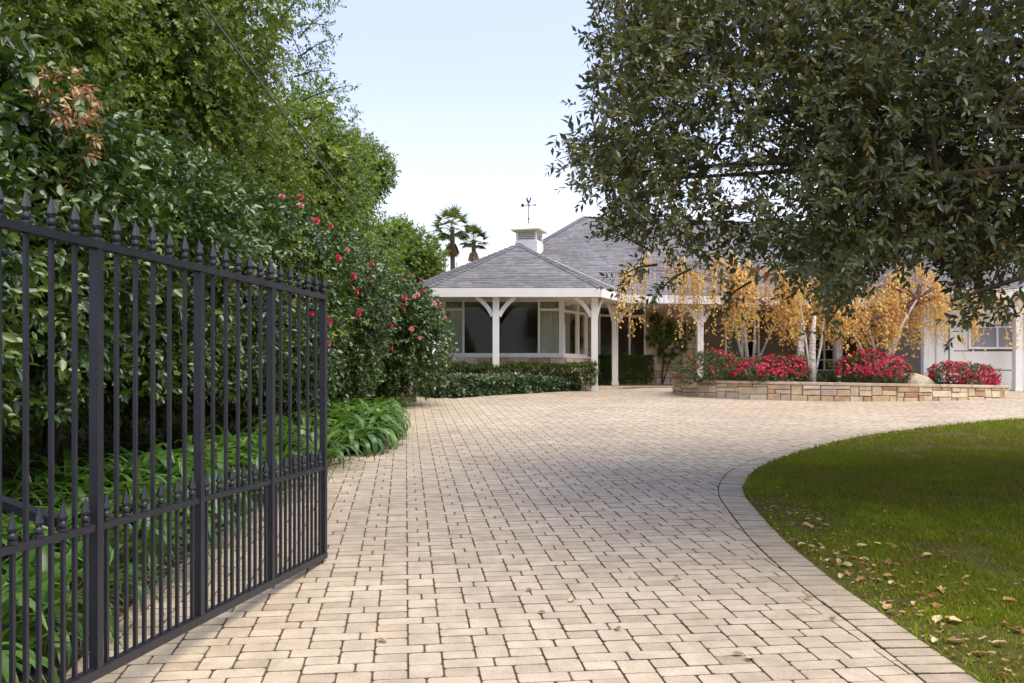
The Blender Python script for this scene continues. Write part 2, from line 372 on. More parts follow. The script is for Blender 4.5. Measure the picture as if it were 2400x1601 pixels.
drive_poly = [tuple(p) for p in LEFT] + BED[1:] + [(16, 16.9)] + [tuple(p) for p in outerc[::-1]]
drive_poly = drive_poly[::-1]                          # anticlockwise not required for the tests
PC, PRX, PRY = (7.6, 21.0), 3.8, 2.35                  # raised planter
def zt(off): return lambda x, y: gz(y) + off

drive = MB().prism([(-2.6, 1.0), (16, 1.0), (16, 24.6), (-2.6, 24.6)], zt(-.02), zt(.045)).build('driveway', M['joint'])
tag(drive, 'tan concrete paver driveway', None, None, 'structure')

U = Vector((.993, .118)); U = np.array([.993, .118]); Vv = np.array([-.118, .993])
W0 = .1535; JT = .0042
ORG = np.array([-.49, 4.22])                          # near left corner of a pair of square pavers
def paver_cells():
    out = []
    for i in range(-22, 75):
        off = 0 if i % 2 == 0 else 4 / 3
        u0 = 2 * i
        for k in range(-12, 70):
            v0 = k * 8 / 3 + off
            out += [(u0, u0 + 1, v0, v0 + 1), (u0, u0 + 1, v0 + 1, v0 + 2)]
            out += [(u0 - 1, u0 + .5, v0 + 2, v0 + 8 / 3), (u0 + .5, u0 + 2, v0 + 2, v0 + 8 / 3)]
            out += [(u0 + 1, u0 + 2, v0, v0 + 2 / 3), (u0 + 1, u0 + 2, v0 + 4 / 3, v0 + 2)]
    return np.array(out)
cells = paver_cells()
cen = ORG + (.5 * (cells[:, 0] + cells[:, 1]) * W0)[:, None] * U + (.5 * (cells[:, 2] + cells[:, 3]) * W0)[:, None] * Vv
keep = (cen[:, 1] > 2.6) & (cen[:, 1] < 24.6) & (cen[:, 0] > -2.5) & (cen[:, 0] < 15)
cells, cen = cells[keep], cen[keep]
px = 1200 + F * cen[:, 0] / cen[:, 1]
keep = (px > -250) & (px < 2700)
ell = ((cen[:, 0] - PC[0]) / (PRX - .1)) ** 2 + ((cen[:, 1] - PC[1]) / (PRY - .1)) ** 2 > 1
keep &= ell
cells, cen = cells[keep], cen[keep]
# boundary segments used for cutting pavers
segs = []
for a, b in zip(LEFT[:-1], LEFT[1:]): segs.append((np.array(a), np.array(b), 1))
for a, b in zip(BED[:-1], BED[1:]): segs.append((np.array(a), np.array(b), 1))
oc = outerc[::3]
for a, b in zip(oc[:-1], oc[1:]): segs.append((a, b, -1))
inside = pip(cen[:, 0], cen[:, 1], drive_poly)
dmin = np.full(len(cen), 9.0); smin = np.zeros(len(cen), int)
for q, (a, b, sg) in enumerate(segs):
    ab = b - a; t = np.clip(((cen - a) @ ab) / (ab @ ab), 0, 1); d = np.linalg.norm(cen - (a + t[:, None] * ab), axis=1)
    k = d < dmin; dmin[k] = d[k]; smin[k] = q
near = dmin < .15
use = (inside | near)
cells, cen, near, smin, inside = cells[use], cen[use], near[use], smin[use], inside[use]
PH = .045
def paver_solid(poly, z, h, b=.003, tilt=(0, 0), chamf=.010, simple=False):
    """poly (x,y) about its own centre; returns verts, faces"""
    n = len(poly); c = np.mean(poly, axis=0)
    if not simple:
        o = []
        for i in range(n):
            p, a, e = np.array(poly[i]), np.array(poly[i - 1]), np.array(poly[(i + 1) % n])
            la, le = np.linalg.norm(a - p), np.linalg.norm(e - p)
            o += [p + (a - p) * min(.4, chamf * random.uniform(.5, 1.5) / max(la, 1e-6)), p + (e - p) * min(.4, chamf * random.uniform(.5, 1.5) / max(le, 1e-6))]
        poly = o; n = len(poly)
    poly = [np.array(p) for p in poly]
    zz = lambda p: tilt[0] * (p[0] - c[0]) + tilt[1] * (p[1] - c[1])
    ins = []
    for p in poly:
        d = c - p; ins.append(p + d * min(.45, b / max(np.linalg.norm(d), 1e-6) * 1.3))
    V = [(p[0], p[1], z + zz(p)) for p in poly] + [(p[0], p[1], z + h - b + zz(p)) for p in poly] + [(p[0], p[1], z + h + zz(p)) for p in ins]
    Fs = [tuple(range(2 * n, 3 * n))]     # top, then the soil-stained sides, then the bevel
    for lv in (0, 1):
        Fs += [(lv * n + i, lv * n + (i + 1) % n, (lv + 1) * n + (i + 1) % n, (lv + 1) * n + i) for i in range(n)]
    return V, Fs
# shared meshes for whole pavers laid singly
VAR = 10; shapes = {}
ROT = math.atan2(U[1], U[0])
def side_mi(Fs): k = (len(Fs) - 1) // 2; return [0] + [1] * k + [2] * k
def rectpoly(wu, wv): return [(-wu / 2, -wv / 2), (wu / 2, -wv / 2), (wu / 2, wv / 2), (-wu / 2, wv / 2)]
for key, (wu, wv) in dict(square=(1, 1), small=(1, 2 / 3), long=(1.5, 2 / 3)).items():
    for k in range(VAR):
        mb = MB(); mb.rnd = random.betavariate(3.2, 3.2)
        V, Fs = paver_solid(rectpoly(wu * W0 - JT * random.uniform(.8, 1.5), wv * W0 - JT * random.uniform(.9, 1.4)), 0, PH, tilt=(random.uniform(-.004, .004), random.uniform(-.004, .004)))
        mb.m2 = M['joint']; mb.add(V, Fs, side_mi(Fs)); shapes[key, k] = mb.mesh('paver', M['paver'])
order = np.argsort(cen[:, 1] + .12 * np.abs(cen[:, 0] - .3))
rest = MB(); rest.m2 = M['joint']; single = 0
slope_rot = math.atan(S)
for q in order:
    c = cen[q]; wu, wv = cells[q, 1] - cells[q, 0], cells[q, 3] - cells[q, 2]
    pxq = 1200 + F * c[0] / c[1]; pyq = HORIZON - F * (gz(c[1]) - H) / c[1]
    cut = near[q]
    poly = None
    if cut:
        r = rectpoly(wu * W0 - JT, wv * W0 - JT); poly = [tuple(c + a * U + b * Vv) for a, b in r]
        a, b, sg = segs[smin[q]]; t = (b - a) / np.linalg.norm(b - a); nn = np.array([t[1], -t[0]]) if sg == 1 else np.array([-t[1], t[0]])
        poly = clip_half(poly, a + nn * .007, nn)
        if len(poly) < 3: continue
        ar = .5 * abs(sum(poly[i][0] * poly[(i + 1) % len(poly)][1] - poly[(i + 1) % len(poly)][0] * poly[i][1] for i in range(len(poly))))
        if ar < .0012: continue
    elif not inside[q]: continue
    jz = random.uniform(-.0013, .0013)
    if single < 300 and not cut and 330 < pxq < 2150 and pyq < 1625:
        key = 'square' if wv > .9 else ('small' if wu < 1.2 else 'long')
        o = bpy.data.objects.new('paver', shapes[key, random.randrange(VAR)])
        o.rotation_mode = 'ZYX'; o.location = (c[0], c[1], gz(c[1]) + .008 + jz); o.rotation_euler = (slope_rot, 0, ROT + random.choice((0, math.pi)) + random.uniform(-.008, .008))
        link(o, drive); single += 1
        continue
    if poly is None:
        r = rectpoly(wu * W0 - JT * random.uniform(.8, 1.4), wv * W0 - JT * random.uniform(.9, 1.4)); poly = [tuple(c + a * U + b * Vv) for a, b in r]
    simple = c[1] > 9 or cut
    V, Fs = paver_solid(poly, 0, PH, simple=simple, tilt=(random.uniform(-.003, .003), random.uniform(-.003, .003)))
    rest.rnd = random.betavariate(3.2, 3.2); rest.add([(x, y, z + gz(y) + .008 + jz) for x, y, z in V], Fs, side_mi(Fs))
tag(rest.build('pavers', M['paver'], drive), kind='stuff')

# soldier course of border pavers along the lawn and the left flare
def soldier(curve_, nl_, sgn, cnt_from=0):
    for i in range(len(curve_) - 1):
        a, b = curve_[i], curve_[i + 1]; na, nb = nl_[i], nl_[i + 1]
        y = (a[1] + b[1]) / 2; x = (a[0] + b[0]) / 2
        pxb = 1200 + F * x / y
        if pxb < -100 or pxb > 2560 or y < 2.7: continue
        t = (b - a) / np.linalg.norm(b - a); g = .0045
        poly = [a + t * g, b - t * g, b - t * g + nb * BW, a + t * g + na * BW]
        if sgn < 0: poly = poly[::-1]
        c = np.mean(poly, axis=0)
        V, Fs = paver_solid([p - c for p in poly], 0, PH + .002, chamf=.008, tilt=(random.uniform(-.01, .01), random.uniform(-.01, .01)))
        mb = MB(); mb.rnd = random.betavariate(2, 2) * .5; mb.add([(vx, vy, vz + gz(vy + c[1]) - gz(c[1])) for vx, vy, vz in V], Fs, side_mi(Fs)); mb.m2 = M['joint']
        o = bpy.data.objects.new('border_paver', mb.mesh('border_paver', M['paver'])); o.location = (c[0], c[1], gz(c[1]) + .008 + random.uniform(-.002, .002)); link(o, drive)
soldier(curve, nl, 1)
lf = catmull(LEFT[4:8], .106); tl_ = np.gradient(lf, axis=0); tl_ /= np.linalg.norm(tl_, axis=1, keepdims=True); nll = np.stack([-tl_[:, 1], tl_[:, 0]], 1)
soldier(lf, nll, 1)

# planting bed along the left side and in front of the house
bedp = [(-9, -2), (-1.93, -2)] + [(x - .01, y) for x, y in LEFT] + [(-1.28, 19.42), (-.14, 20.67), (1.64, 22.17), (2.3, 22.6), (2.3, 26), (-9, 26)]
tag(MB().prism(bedp, zt(-.1), zt(.048)).build('planting_bed', M['soil']), 'dark soil of the planting bed', None, None, 'structure')

# ------------------------------------------------------------------ lawn
lawn_poly = [tuple(p) for p in curve] + [(16, 1.2)]
cpy = [tuple(p) for p in curve]
lawn = MB().prism(lawn_poly[::-1], zt(-.02), zt(.051)).build('lawn', M['lawn'])
tag(lawn, 'lawn island beside the driveway', None, None, 'structure')
def lawn_pts(n, y0, y1, rng):
    y = rng.uniform(y0, y1, n); x = 1.5 + rng.uniform(0, 1, n) * (np.minimum(.62 * y + .8, 11) - 1.5)
    k = pip(x, y, lawn_poly); return x[k], y[k]
gx, gy = [], []
for n, y0, y1 in ((60000, 3.2, 5.2), (60000, 5.2, 7.5), (60000, 7.5, 11), (46000, 11, 16.5)):
    a, b = lawn_pts(n, y0, y1, RNG); gx.append(a); gy.append(b)
gx, gy = np.concatenate(gx), np.concatenate(gy)
edge = np.min(np.stack([np.hypot(gx - p[0], gy - p[1]) for p in curve[::4]]), axis=0)
dens = vnoise(gx * 1.7, gy * 1.7, 3) * .6 + vnoise(gx * 5, gy * 5, 4) * .4
nearfac = np.clip((8.5 - gy) / 2.5, 0, 1)
thr = .22 + nearfac * .36 * np.exp(-edge / .6) + nearfac * .12
k = RNG.uniform(0, 1, len(gx)) < np.clip((dens - thr) * 5 + .35, .20, 1)
k &= ~((edge < .05) & (RNG.uniform(0, 1, len(gx)) < .7))
gx, gy, dens = gx[k], gy[k], dens[k]
n = len(gx); ang = RNG.uniform(0, 6.28, n); hb = RNG.uniform(.016, .040, n) * (1 + .5 * (gy > 8)); wb = RNG.uniform(.0022, .0045, n) * (1 + gy / 10)
lean = RNG.normal(0, .6, (n, 2)) * hb[:, None]
base = np.stack([gx, gy, S * gy + .049], 1); sd_ = np.stack([np.cos(ang), np.sin(ang), np.zeros(n)], 1) * wb[:, None]
tip = base + np.concatenate([lean, hb[:, None]], 1)
V = np.stack([base - sd_, base + sd_, tip], 1).reshape(-1, 3)
rnd = np.clip(.30 + .7 * (dens - .35) + .5 * (vnoise(gx * .9, gy * .9, 8) - .5) + RNG.normal(0, .17, n), 0, 1)
go = link(bpy.data.objects.new('grass', fast_mesh('grass', V, np.arange(3 * n).reshape(-1, 3), M['grass'], np.repeat(rnd, 3))))
tag(go, 'short green grass growing on the lawn island', 'grass', None, 'stuff')

# ------------------------------------------------------------------ driveway gate
GE = Vector((-1.21 * 5.75 / 5.75, 5.75)); gdir = Vector((-.175, -1)).normalized()
gz0 = H - (1313 - HORIZON) / F * 5.75 + .012            # underside of the bottom rail at the free end
gtop = H - (692 - HORIZON) / F * 5.75; gmid = H - (1092 - HORIZON) / F * 5.75
def gp(t, z): return Vector((GE.x + gdir.x * t, GE.y + gdir.y * t, z))
gate = thing('driveway_gate', (gp(3.86, 0).x, gp(3.86, 0).y, gz(2)), 'open black iron driveway gate with spear finials along its rails', 'gate')
g3, gs = Vector((gdir.x, gdir.y, 0)), Vector((-gdir.y, gdir.x, 0))
def gbar(name, t0, t1, z, wd, ht, parent=gate):
    return MB().bar(gp(t0, z), gp(t1, z), wd, ht).build(name, M['iron'], parent)
gbar('top_rail', -.019, 3.89, gtop - .015, .042, .030)
gbar('middle_rail', 0, 3.86, gmid - .012, .026, .026)
gbar('bottom_rail', -.019, 3.89, gz0 + .019, .042, .038)
def finial_mesh(k):
    mb = MB(); prof = [(.010, 0), (.0205, .004), (.0205, .014), (.013, .018), (.0185, .022), (.0205, .030), (.0185, .040), (.011, .046)]
    mb.lathe((0, 0, 0), [(r * k * .86, z * k) for r, z in prof], 8)
    vs_ = [(0, 0, .125 * k)]; rr = .0225 * k; q = .010 * k
    ring = []
    for i in range(8):
        r = rr if i % 2 == 0 else q * 1.25; ring.append((r * math.cos(i * math.pi / 4), r * math.sin(i * math.pi / 4), .062 * k))
    low = [(.009 * k * math.cos(i * math.pi / 4), .009 * k * math.sin(i * math.pi / 4), .044 * k) for i in range(8)]
    mb.add([(0, 0, .128 * k)] + ring + low, [(0, 1 + i, 1 + (i + 1) % 8) for i in range(8)] + [(1 + i, 9 + i, 9 + (i + 1) % 8, 1 + (i + 1) % 8) for i in range(8)])
    return mb.mesh('finial', M['iron'])
FM, FM2 = finial_mesh(1.0), finial_mesh(.92)
grot = math.atan2(gdir.y, gdir.x)
def finial(me, p, parent):
    o = bpy.data.objects.new('finial', me); o.location = p; o.rotation_euler = (0, 0, grot + random.uniform(-.05, .05)); link(o, parent)
SP = .772 / 6
nb = 30
for i in range(nb + 1):
    t = i * SP
    post = i % 6 == 0
    wd = .037 if post else .0148
    zb = gz0 + (.0 if post else .036); z1 = gtop - .028
    if i == nb: zb = gz(2) - .1
    o = MB().obox((gp(t, (zb + z1) / 2)), g3 * (wd / 2), gs * (wd / 2), (0, 0, (z1 - zb) / 2)).build('stile' if post else 'picket', M['iron'], gate)
    finial(FM, gp(t, gtop - .002), o)
    if i < nb:
        t2 = t + SP / 2; z1 = gmid + .002
        o = MB().obox((gp(t2, (gz0 + .036 + z1) / 2)), g3 * .0072, gs * .0072, (0, 0, (z1 - gz0 - .036) / 2)).build('short_picket', M['iron'], gate)
        finial(FM2, gp(t2, gmid - .001), o)
# operator arm hinged to the middle rail
a0 = gp(2.50, gmid + .035); a1 = P(-160, 1118, 4.1)
mb = MB().bar(a0 + gs * -.03, a1, .05, .035); mb.lathe((a0.x - .01, a0.y, a0.z - .03), [(.02, 0), (.02, .05)], 8)
mb.build('opener_arm', M['iron'], gate)
mb = MB().box(a1.x - .12, a1.x + .02, a1.y - .08, a1.y + .1, gz(a1.y) - .05, a1.z + .06).build('opener_motor', M['iron'], gate)

# ------------------------------------------------------------------ house
ZF = 1.316; ZE = 3.70                                   # porch floor, top of the fascia
house = thing('house', (2.0, 25.0, ZF), 'single-storey ranch house with grey hipped roof, white porch posts and attached garage', 'house')
HD = np.array([.985, .174]); HN = np.array([-.174, .985])
def hx(X): return 23.3 + .1766 * (X - 2.95)             # main eave line
cL, cR, dR, dL = (-2.06, 21.6), (2.13, 21.6), (2.95, 23.3), (-3.25, 23.7)
peak = Vector((.18, 25.06, 5.26)); Vp = Vector((.42, 26.07, 5.26))
R0 = Vector((2.38, 29.7, 6.85)); R1 = R0 + Vector((11.5 * .985, 11.5 * .174, 0))
E0 = Vector((-1.4, hx(-1.4), ZE)); E1 = Vector((13.6, hx(13.6), ZE))
v3 = lambda p, z=ZE: Vector((p[0], p[1], z))

def shingle_plane(corners, name, parent, exposure=.14, tabw=.25):
    """convex roof polygon, first two corners on the eave; laid in real overlapping tabs"""
    c = [Vector(p) for p in corners]; ux = (c[1] - c[0]).normalized(); nn = ux.cross(c[2] - c[0]).normalized()
    if nn.z < 0: nn = -nn
    uy = nn.cross(ux)
    if uy.z < 0: uy = -uy
    q = [((p - c[0]).dot(ux), (p - c[0]).dot(uy)) for p in c]
    ar = sum(q[i][0] * q[(i + 1) % len(q)][1] - q[(i + 1) % len(q)][0] * q[i][1] for i in range(len(q)))
    if ar < 0: q = q[::-1]
    x0, x1 = min(p[0] for p in q), max(p[0] for p in q); y1 = max(p[1] for p in q)
    deck = MB().add([c[0] + ux * a + uy * b for a, b in q] + [c[0] + ux * a + uy * b - nn * .05 for a, b in q],
                    [tuple(range(len(q))), tuple(range(len(q), 2 * len(q)))[::-1]] + [(i, len(q) + i, len(q) + (i + 1) % len(q), (i + 1) % len(q)) for i in range(len(q))])
    roof = deck.build('roof', M['shingle'], parent); mb = MB(); row = 0; y = -.02
    while y < y1:
        x = x0 - random.uniform(0, tabw)
        while x < x1:
            wd = tabw * random.uniform(.75, 1.2); th = random.uniform(.006, .011)
            poly = [(x, y), (x + wd - .006, y), (x + wd - .006, y + exposure), (x, y + exposure)]
            for i in range(len(q)):
                a, b = q[i], q[(i + 1) % len(q)]; poly = clip_half(poly, a, (-(b[1] - a[1]), b[0] - a[0]))
                if len(poly) < 3: break
            if len(poly) >= 3:
                k = len(poly); hgt = lambda b_: th * (1 - .8 * min(1, max(0, (b_ - y) / exposure))) + .003
                top = [c[0] + ux * a + uy * b + nn * hgt(b) for a, b in poly]; bot = [c[0] + ux * a + uy * b for a, b in poly]
                mb.rnd = min(1, max(0, random.gauss(.5, .2))); mb.add(top + bot, [tuple(range(k))] + [(i, k + i, k + (i + 1) % k, (i + 1) % k) for i in range(k) if poly[i][1] < y + .01 or poly[(i + 1) % k][1] < y + .01])
            x += wd
        y += exposure; row += 1
    tag(mb.build('shingles', M['shingle'], roof), kind='stuff')
    return roof
rf = shingle_plane([v3(cL), v3(cR), peak], 'roof', house)
shingle_plane([v3(cR), v3(dR), Vp, peak], 'roof', house) if False else shingle_plane([v3(cR), v3(dR), peak], 'roof', house)
shingle_plane([v3(dR), Vp, peak], 'roof', house)
shingle_plane([v3(dL), v3(cL), peak], 'roof', house)
shingle_plane([v3((-3.3, 28.5)), v3(dL), peak, Vp], 'roof', house)
shingle_plane([E0, E1, R1, R0], 'roof', house)
shingle_plane([Vector((-1.4, 36.5, ZE)), E0, R0, R0 + Vector((0, .6, 0))], 'roof', house)
# hip caps
def hip_caps(a, b, parent, step=.17):
    a, b = Vector(a), Vector(b); d = (b - a); n = int(d.length / step); d.normalize(); side = d.cross(Vector((0, 0, 1))).normalized(); up = side.cross(d)
    mb = MB()
    for i in range(n):
        p = a + d * (i + .5) * step; mb.rnd = random.uniform(0, .55)
        w_ = .10; o = up * .018
        A, B = p - d * step * .56, p + d * step * .5
        mb.add([A - side * w_ + up * .0 + o * .2, A + up * .024 + o, A + side * w_ + o * .2, B - side * w_ + o * .0, B + up * .012 + o * .6, B + side * w_ + o * .0,
                A - side * w_ - up * .02, A + side * w_ - up * .02],
               [(0, 1, 4, 3), (1, 2, 5, 4), (0, 6, 7, 2, 1)])
    tag(mb.build('hip_cap', M['shingle'], parent), kind='stuff')
hip_caps(v3(cR), peak, house); hip_caps(v3(cL), peak, house); hip_caps(peak, Vp, house); hip_caps(v3(dL), peak, house)
hip_caps(E0, R0, house); hip_caps(R0, R1, house)
def valley(a, b):
    MB().bar(Vector(a) + Vector((0, -.01, .035)), Vector(b) + Vector((0, -.01, .035)), .045, .012).build('valley_flashing', M['cappale'], house)
valley(v3(dR, ZE), Vp)

# fascia boards, beams and porch ceiling
def fascia(a, b, z1=ZE - .005, h=.215, name='fascia_board'):
    MB().bar((a[0], a[1], z1 - h / 2), (b[0], b[1], z1 - h / 2), .045, h).build(name, M['white'], house)
fascia(dL, cL); fascia((cL[0] + .01, cL[1]), (cR[0] - .01, cR[1])); fascia((cR[0] + .012, cR[1] + .025), dR)
mEnd = (10.35, hx(10.35)); fascia((dR[0] + .03, dR[1] + .005), mEnd)
sof = [cL, cR, dR, mEnd, (10.35, 28.8), (-3.2, 28.8), dL]
sof = [(x, y + .03) for x, y in sof]
MB().prism(sof, ZE - .19, ZE - .16).build('porch_ceiling', M['soffit'], house)
MB().prism([(-3.2, 21.95), (1.4, 21.95), (2.25, 22.35), (3.1, 23.35), (10.3, 24.75), (10.3, 28), (-3.2, 28)], ZF - .35, ZF).build('porch_floor', M['flag'], house)
MB().prism([(2.0, 22.05), (2.5, 22.2), (3.45, 23.15), (10.25, 24.35), (10.25, 24.7), (3.2, 23.32), (2.2, 22.37)], ZF - .35, ZF - .075).build('porch_step', M['flag'], house)

def post(px_, Y, braces, wd=.16, zt_=ZE - .21, dirs=None, base=None):
    X = (px_ - 1200) / F * Y; z0 = ZF if base is None else base
    o = MB().box(X - wd / 2, X + wd / 2, Y - wd / 2, Y + wd / 2, z0, zt_).build('porch_post', M['white'], house)
    MB().box(X - wd / 2 - .015, X + wd / 2 + .015, Y - wd / 2 - .015, Y + wd / 2 + .015, z0, z0 + .10).build('post_base', M['white'], o)
    for d in braces:
        d = Vector((d[0], d[1], 0)).normalized(); A = Vector((X, Y, zt_ - .46)) + d * wd * .5; B = Vector((X, Y, zt_ - .0)) + d * (.40 + wd * .5); C = Vector((X, Y, zt_ - .16)) + d * (.13 + wd * .5)
        pts = [(1 - t) ** 2 * A + 2 * t * (1 - t) * C + t * t * B for t in [i / 7 for i in range(8)]]
        mb = MB(); side = d.cross(Vector((0, 0, 1)))
        vv, ff = [], []
        for i, p in enumerate(pts):
            tg = (pts[min(i + 1, 7)] - pts[max(i - 1, 0)]).normalized(); nn = side.cross(tg)
            for sx, sy in ((-1, -1), (1, -1), (1, 1), (-1, 1)): vv.append(p + side * .045 * sx + nn * .05 * sy)
        for i in range(7): ff += [(i * 4 + k, i * 4 + (k + 1) % 4, i * 4 + 4 + (k + 1) % 4, i * 4 + 4 + k) for k in range(4)]
        ff += [(0, 3, 2, 1), (28, 29, 30, 31)]
        mb.add(vv, ff).build('brace', M['white'], o)
    return o
post(1162.5, 21.85, [(1, 0), (-1, 0)], base=ZF - .14)
post(1393, 21.95, [(-1, 0), (.45, .9)], base=ZF - .14)
post(1441, 24.3, [(.985, .174), (-.45, -.9)])
Y4 = 24.0; post(1640.6, Y4, [(.985, .174), (-.985, -.174)])
post(1876, 24.75, [(.985, .174), (-.985, -.174)]); post(1965, 25.4, [])
post(2169, 22.3, [(-1, .0)], base=gz(22.3))
post(2384, 21.9, [(1, 0), (-1, 0)], base=gz(21.9), zt_=ZE - .19)

# windows: a part is the frame, its panes are sub-parts
def window(p0, p1, cells_, fr=.058, depth=.09, glass=True, m='white', name='window', pane='glass'):
    p0, p1 = Vector((p0[0], p0[1], 0)), Vector((p1[0], p1[1], 0)); L = (p1 - p0).length; d = (p1 - p0) / L; n = Vector((d.y, -d.x, 0))
    fm = MB(); panes = []; seen_b = set()
    xs = sorted({a for c in cells_ for a in (c[0], c[1])}); 
    for f0, f1, z0, z1 in cells_:
        A, B = p0 + d * (f0 * L), p0 + d * (f1 * L)
        for q, pt in ((f0, A), (f1, B)):
            if ('v', round(q, 3), round(z0, 2)) in seen_b: continue
            seen_b.add(('v', round(q, 3), round(z0, 2))); fm.obox(Vector((pt.x, pt.y, (z0 + z1) / 2)), d * fr / 2 * (1 - .01 * len(seen_b)), n * depth / 2 * (1 - .012 * len(seen_b)), (0, 0, (z1 - z0) / 2 - fr / 2 + (.0005 if q else .001)))
        for z in (z0, z1):
            if ('h', round(f0, 3), round(z, 3)) in seen_b: continue
            seen_b.add(('h', round(f0, 3), round(z, 3))); fm.obox(Vector(((A.x + B.x) / 2, (A.y + B.y) / 2, z)), d * ((B - A).length / 2 + fr * .46), n * depth * .45 * (1 - .012 * len(seen_b)), (0, 0, fr / 2))
        panes.append(((A + B) / 2, (B - A).length / 2 - fr * .4, (z0 + z1) / 2, (z1 - z0) / 2 - fr * .4))
    o = fm.build(name, M[m], house)
    for c_, hw, zc, hh in panes:
        MB().obox(Vector((c_.x, c_.y, zc)) - n * .01, d * hw, n * .004, (0, 0, hh)).build('pane', M[pane], o)
    return o
ZS, ZT = 2.135, 3.52                                     # sill and head of the bay windows
zt1 = H - (726 - HORIZON) / F * 23.1
b0, b1 = (-1.76, 23.1), (1.254, 23.1)
fx_ = lambda q: (q - 1040) / (1314 - 1040)
window(b0, b1, [(0, fx_(1086), ZS, zt1), (0, fx_(1086), zt1, ZT), (fx_(1086), fx_(1163), ZS, ZT), (fx_(1163), fx_(1263), ZS, ZT), (fx_(1263), 1, ZS, zt1), (fx_(1263), 1, zt1, ZT)])
b2 = (2.06, 24.5)
window(b1, b2, [(.06, .62, ZS, zt1 - .02), (.06, .62, zt1 - .02, ZT), (.62, .95, ZS, zt1 - .02), (.62, .95, zt1 - .02, ZT)])
bl = (-2.6, 24.5); window(bl, b0, [(.05, .5, ZS, ZT), (.5, .95, ZS, ZT)])
MB().box(b1[0] - .05, b1[0] + .06, b1[1] - .07, b1[1] + .06, ZS - .02, ZT).build('corner_post', M['white'], house)
MB().box(b0[0] - .06, b0[0] + .05, b0[1] - .07, b0[1] + .06, ZS - .02, ZT).build('corner_post', M['white'], house)
MB().prism([(b0[0] - .12, 22.98), (b1[0] + .08, 22.98), (b2[0] + .1, 24.45), (b2[0], 24.6), (b1[0], 23.2), (b0[0], 23.2)], ZS - .085, ZS - .03).build('window_sill', M['white'], house)
yw = lambda X: 25.42 + .1766 * (X - 2.5)
wz0, wz1, wzt = H - (833 - 885) / F * 25.5, H - (718 - 885) / F * 25.5, H - (740 - 885) / F * 25.5
xa, xb = 2.47, 3.80
cl = []
for a, c_ in ((0, .42), (.42, .52), (.52, .70), (.70, 1)):
    if a == .42: continue
for a, c_ in ((0, .36), (.36, .66), (.66, 1.0)):
    cl += [(a, c_, wz0 - .5, wzt), (a, c_, wzt, wz1)]
window((xa, yw(xa)), (xb, yw(xb)), cl, name='window')
wx0, wx1 = 8.95, 9.55
zc0, zc1 = H - (868 - 885) / F * 26.5, H - (770 - 885) / F * 26.5
ww = []
for i in range(2):
    for j in range(4): ww.append((i / 2, (i + 1) / 2, zc0 + (zc1 - zc0) * j / 4, zc0 + (zc1 - zc0) * (j + 1) / 4))
window((wx0, yw(wx0) - .06), (wx1, yw(wx1) - .06), ww, .04)
window((6.2, yw(6.2) - .06), (7.2, yw(7.2) - .06), [(0, .5, 2.1, 3.3), (.5, 1, 2.1, 3.3)], .05)

# walls
def wall(p0, p1, z0, z1, th, m, name='wall'):
    p0, p1 = Vector((*p0, 0)), Vector((*p1, 0)); d = (p1 - p0).normalized(); n = Vector((d.y, -d.x, 0)); c = (p0 + p1) / 2 - n * th / 2
    return MB().obox(Vector((c.x, c.y, (z0 + z1) / 2)), d * ((p1 - p0).length / 2), n * (th / 2), (0, 0, (z1 - z0) / 2)).build(name, M[m], house)
def stonewall(p0, p1, z0, z1, depth, courses, name='stone_wall', wmin=.2, wmax=.55, core=True, holes=()):
    p0, p1 = Vector((*p0, 0)), Vector((*p1, 0)); L = (p1 - p0).length; d = (p1 - p0) / L; n = Vector((d.y, -d.x, 0))
    c = (p0 + p1) / 2 - n * .10
    root = MB().obox(Vector((c.x, c.y, (z0 + z1) / 2)), d * (L / 2), n * .09, (0, 0, (z1 - z0) / 2)).build(name, M['mortar'], house)
    z = z0; i = 0
    while z < z1 - .02:
        h = min(random.uniform(*courses), z1 - z); h = h if z1 - z - h > .06 else z1 - z
        x = 0
        while x < L - .005:
            wd = min(random.uniform(wmin, wmax), L - x); wd = wd if L - x - wd > .1 else L - x
            mb = MB(); mb.rnd = random.random(); cc = p0 + d * (x + wd / 2)
            mb.stone(Vector((cc.x, cc.y, z + h / 2)), d * (wd / 2 - .005), n * (depth * random.uniform(.75, 1.2)), Vector((0, 0, h / 2 - .005)))
            mb.build('stone', M['wallstone'], root); x += wd
        z += h
    return root
stonewall((b0[0] - .22, 23.02), (b1[0] + .10, 23.02), ZF - .1, ZS - .085, .03, (.15, .24), wmin=.25, wmax=.6)
stonewall((b1[0] + .115, 23.05), (b2[0] + .06, 24.5), ZF - .1, ZS - .085, .03, (.15, .24), wmin=.25, wmax=.6)
wall((-2.7, 24.6), (b0[0] - .05, 23.15), ZF - .3, ZS - .02, .2, 'brown')
stonewall((2.1, yw(2.1)), (xa - .03, yw(xa)), ZF, 3.52, .03, (.13, .22), wmin=.15, wmax=.3)
stonewall((xb + .03, yw(xb)), (5.45, yw(5.45)), ZF, 3.52, .03, (.13, .22), wmin=.18, wmax=.5)
stonewall((xa, yw(xa)), (xb, yw(xb)), ZF, wz0 - .52, .03, (.13, .2))
wall((5.46, yw(5.46)), (6.17, yw(6.17)), ZF, 3.52, .2, 'brown'); wall((7.23, yw(7.23)), (wx0 - .03, yw(wx0)), ZF, 3.52, .2, 'brown')
wall((6.17, yw(6.17) + .02), (7.23, yw(7.23) + .02), ZF, 2.07, .2, 'brown')
wall((wx0 - .03, yw(wx0) + .03), (wx1 + .03, yw(wx1) + .03), ZF, zc0 - .02, .2, 'brown')
wall((wx0 - .03, yw(wx0) + .03), (wx1 + .03, yw(wx1) + .03), zc1 + .02, 3.52, .2, 'brown')
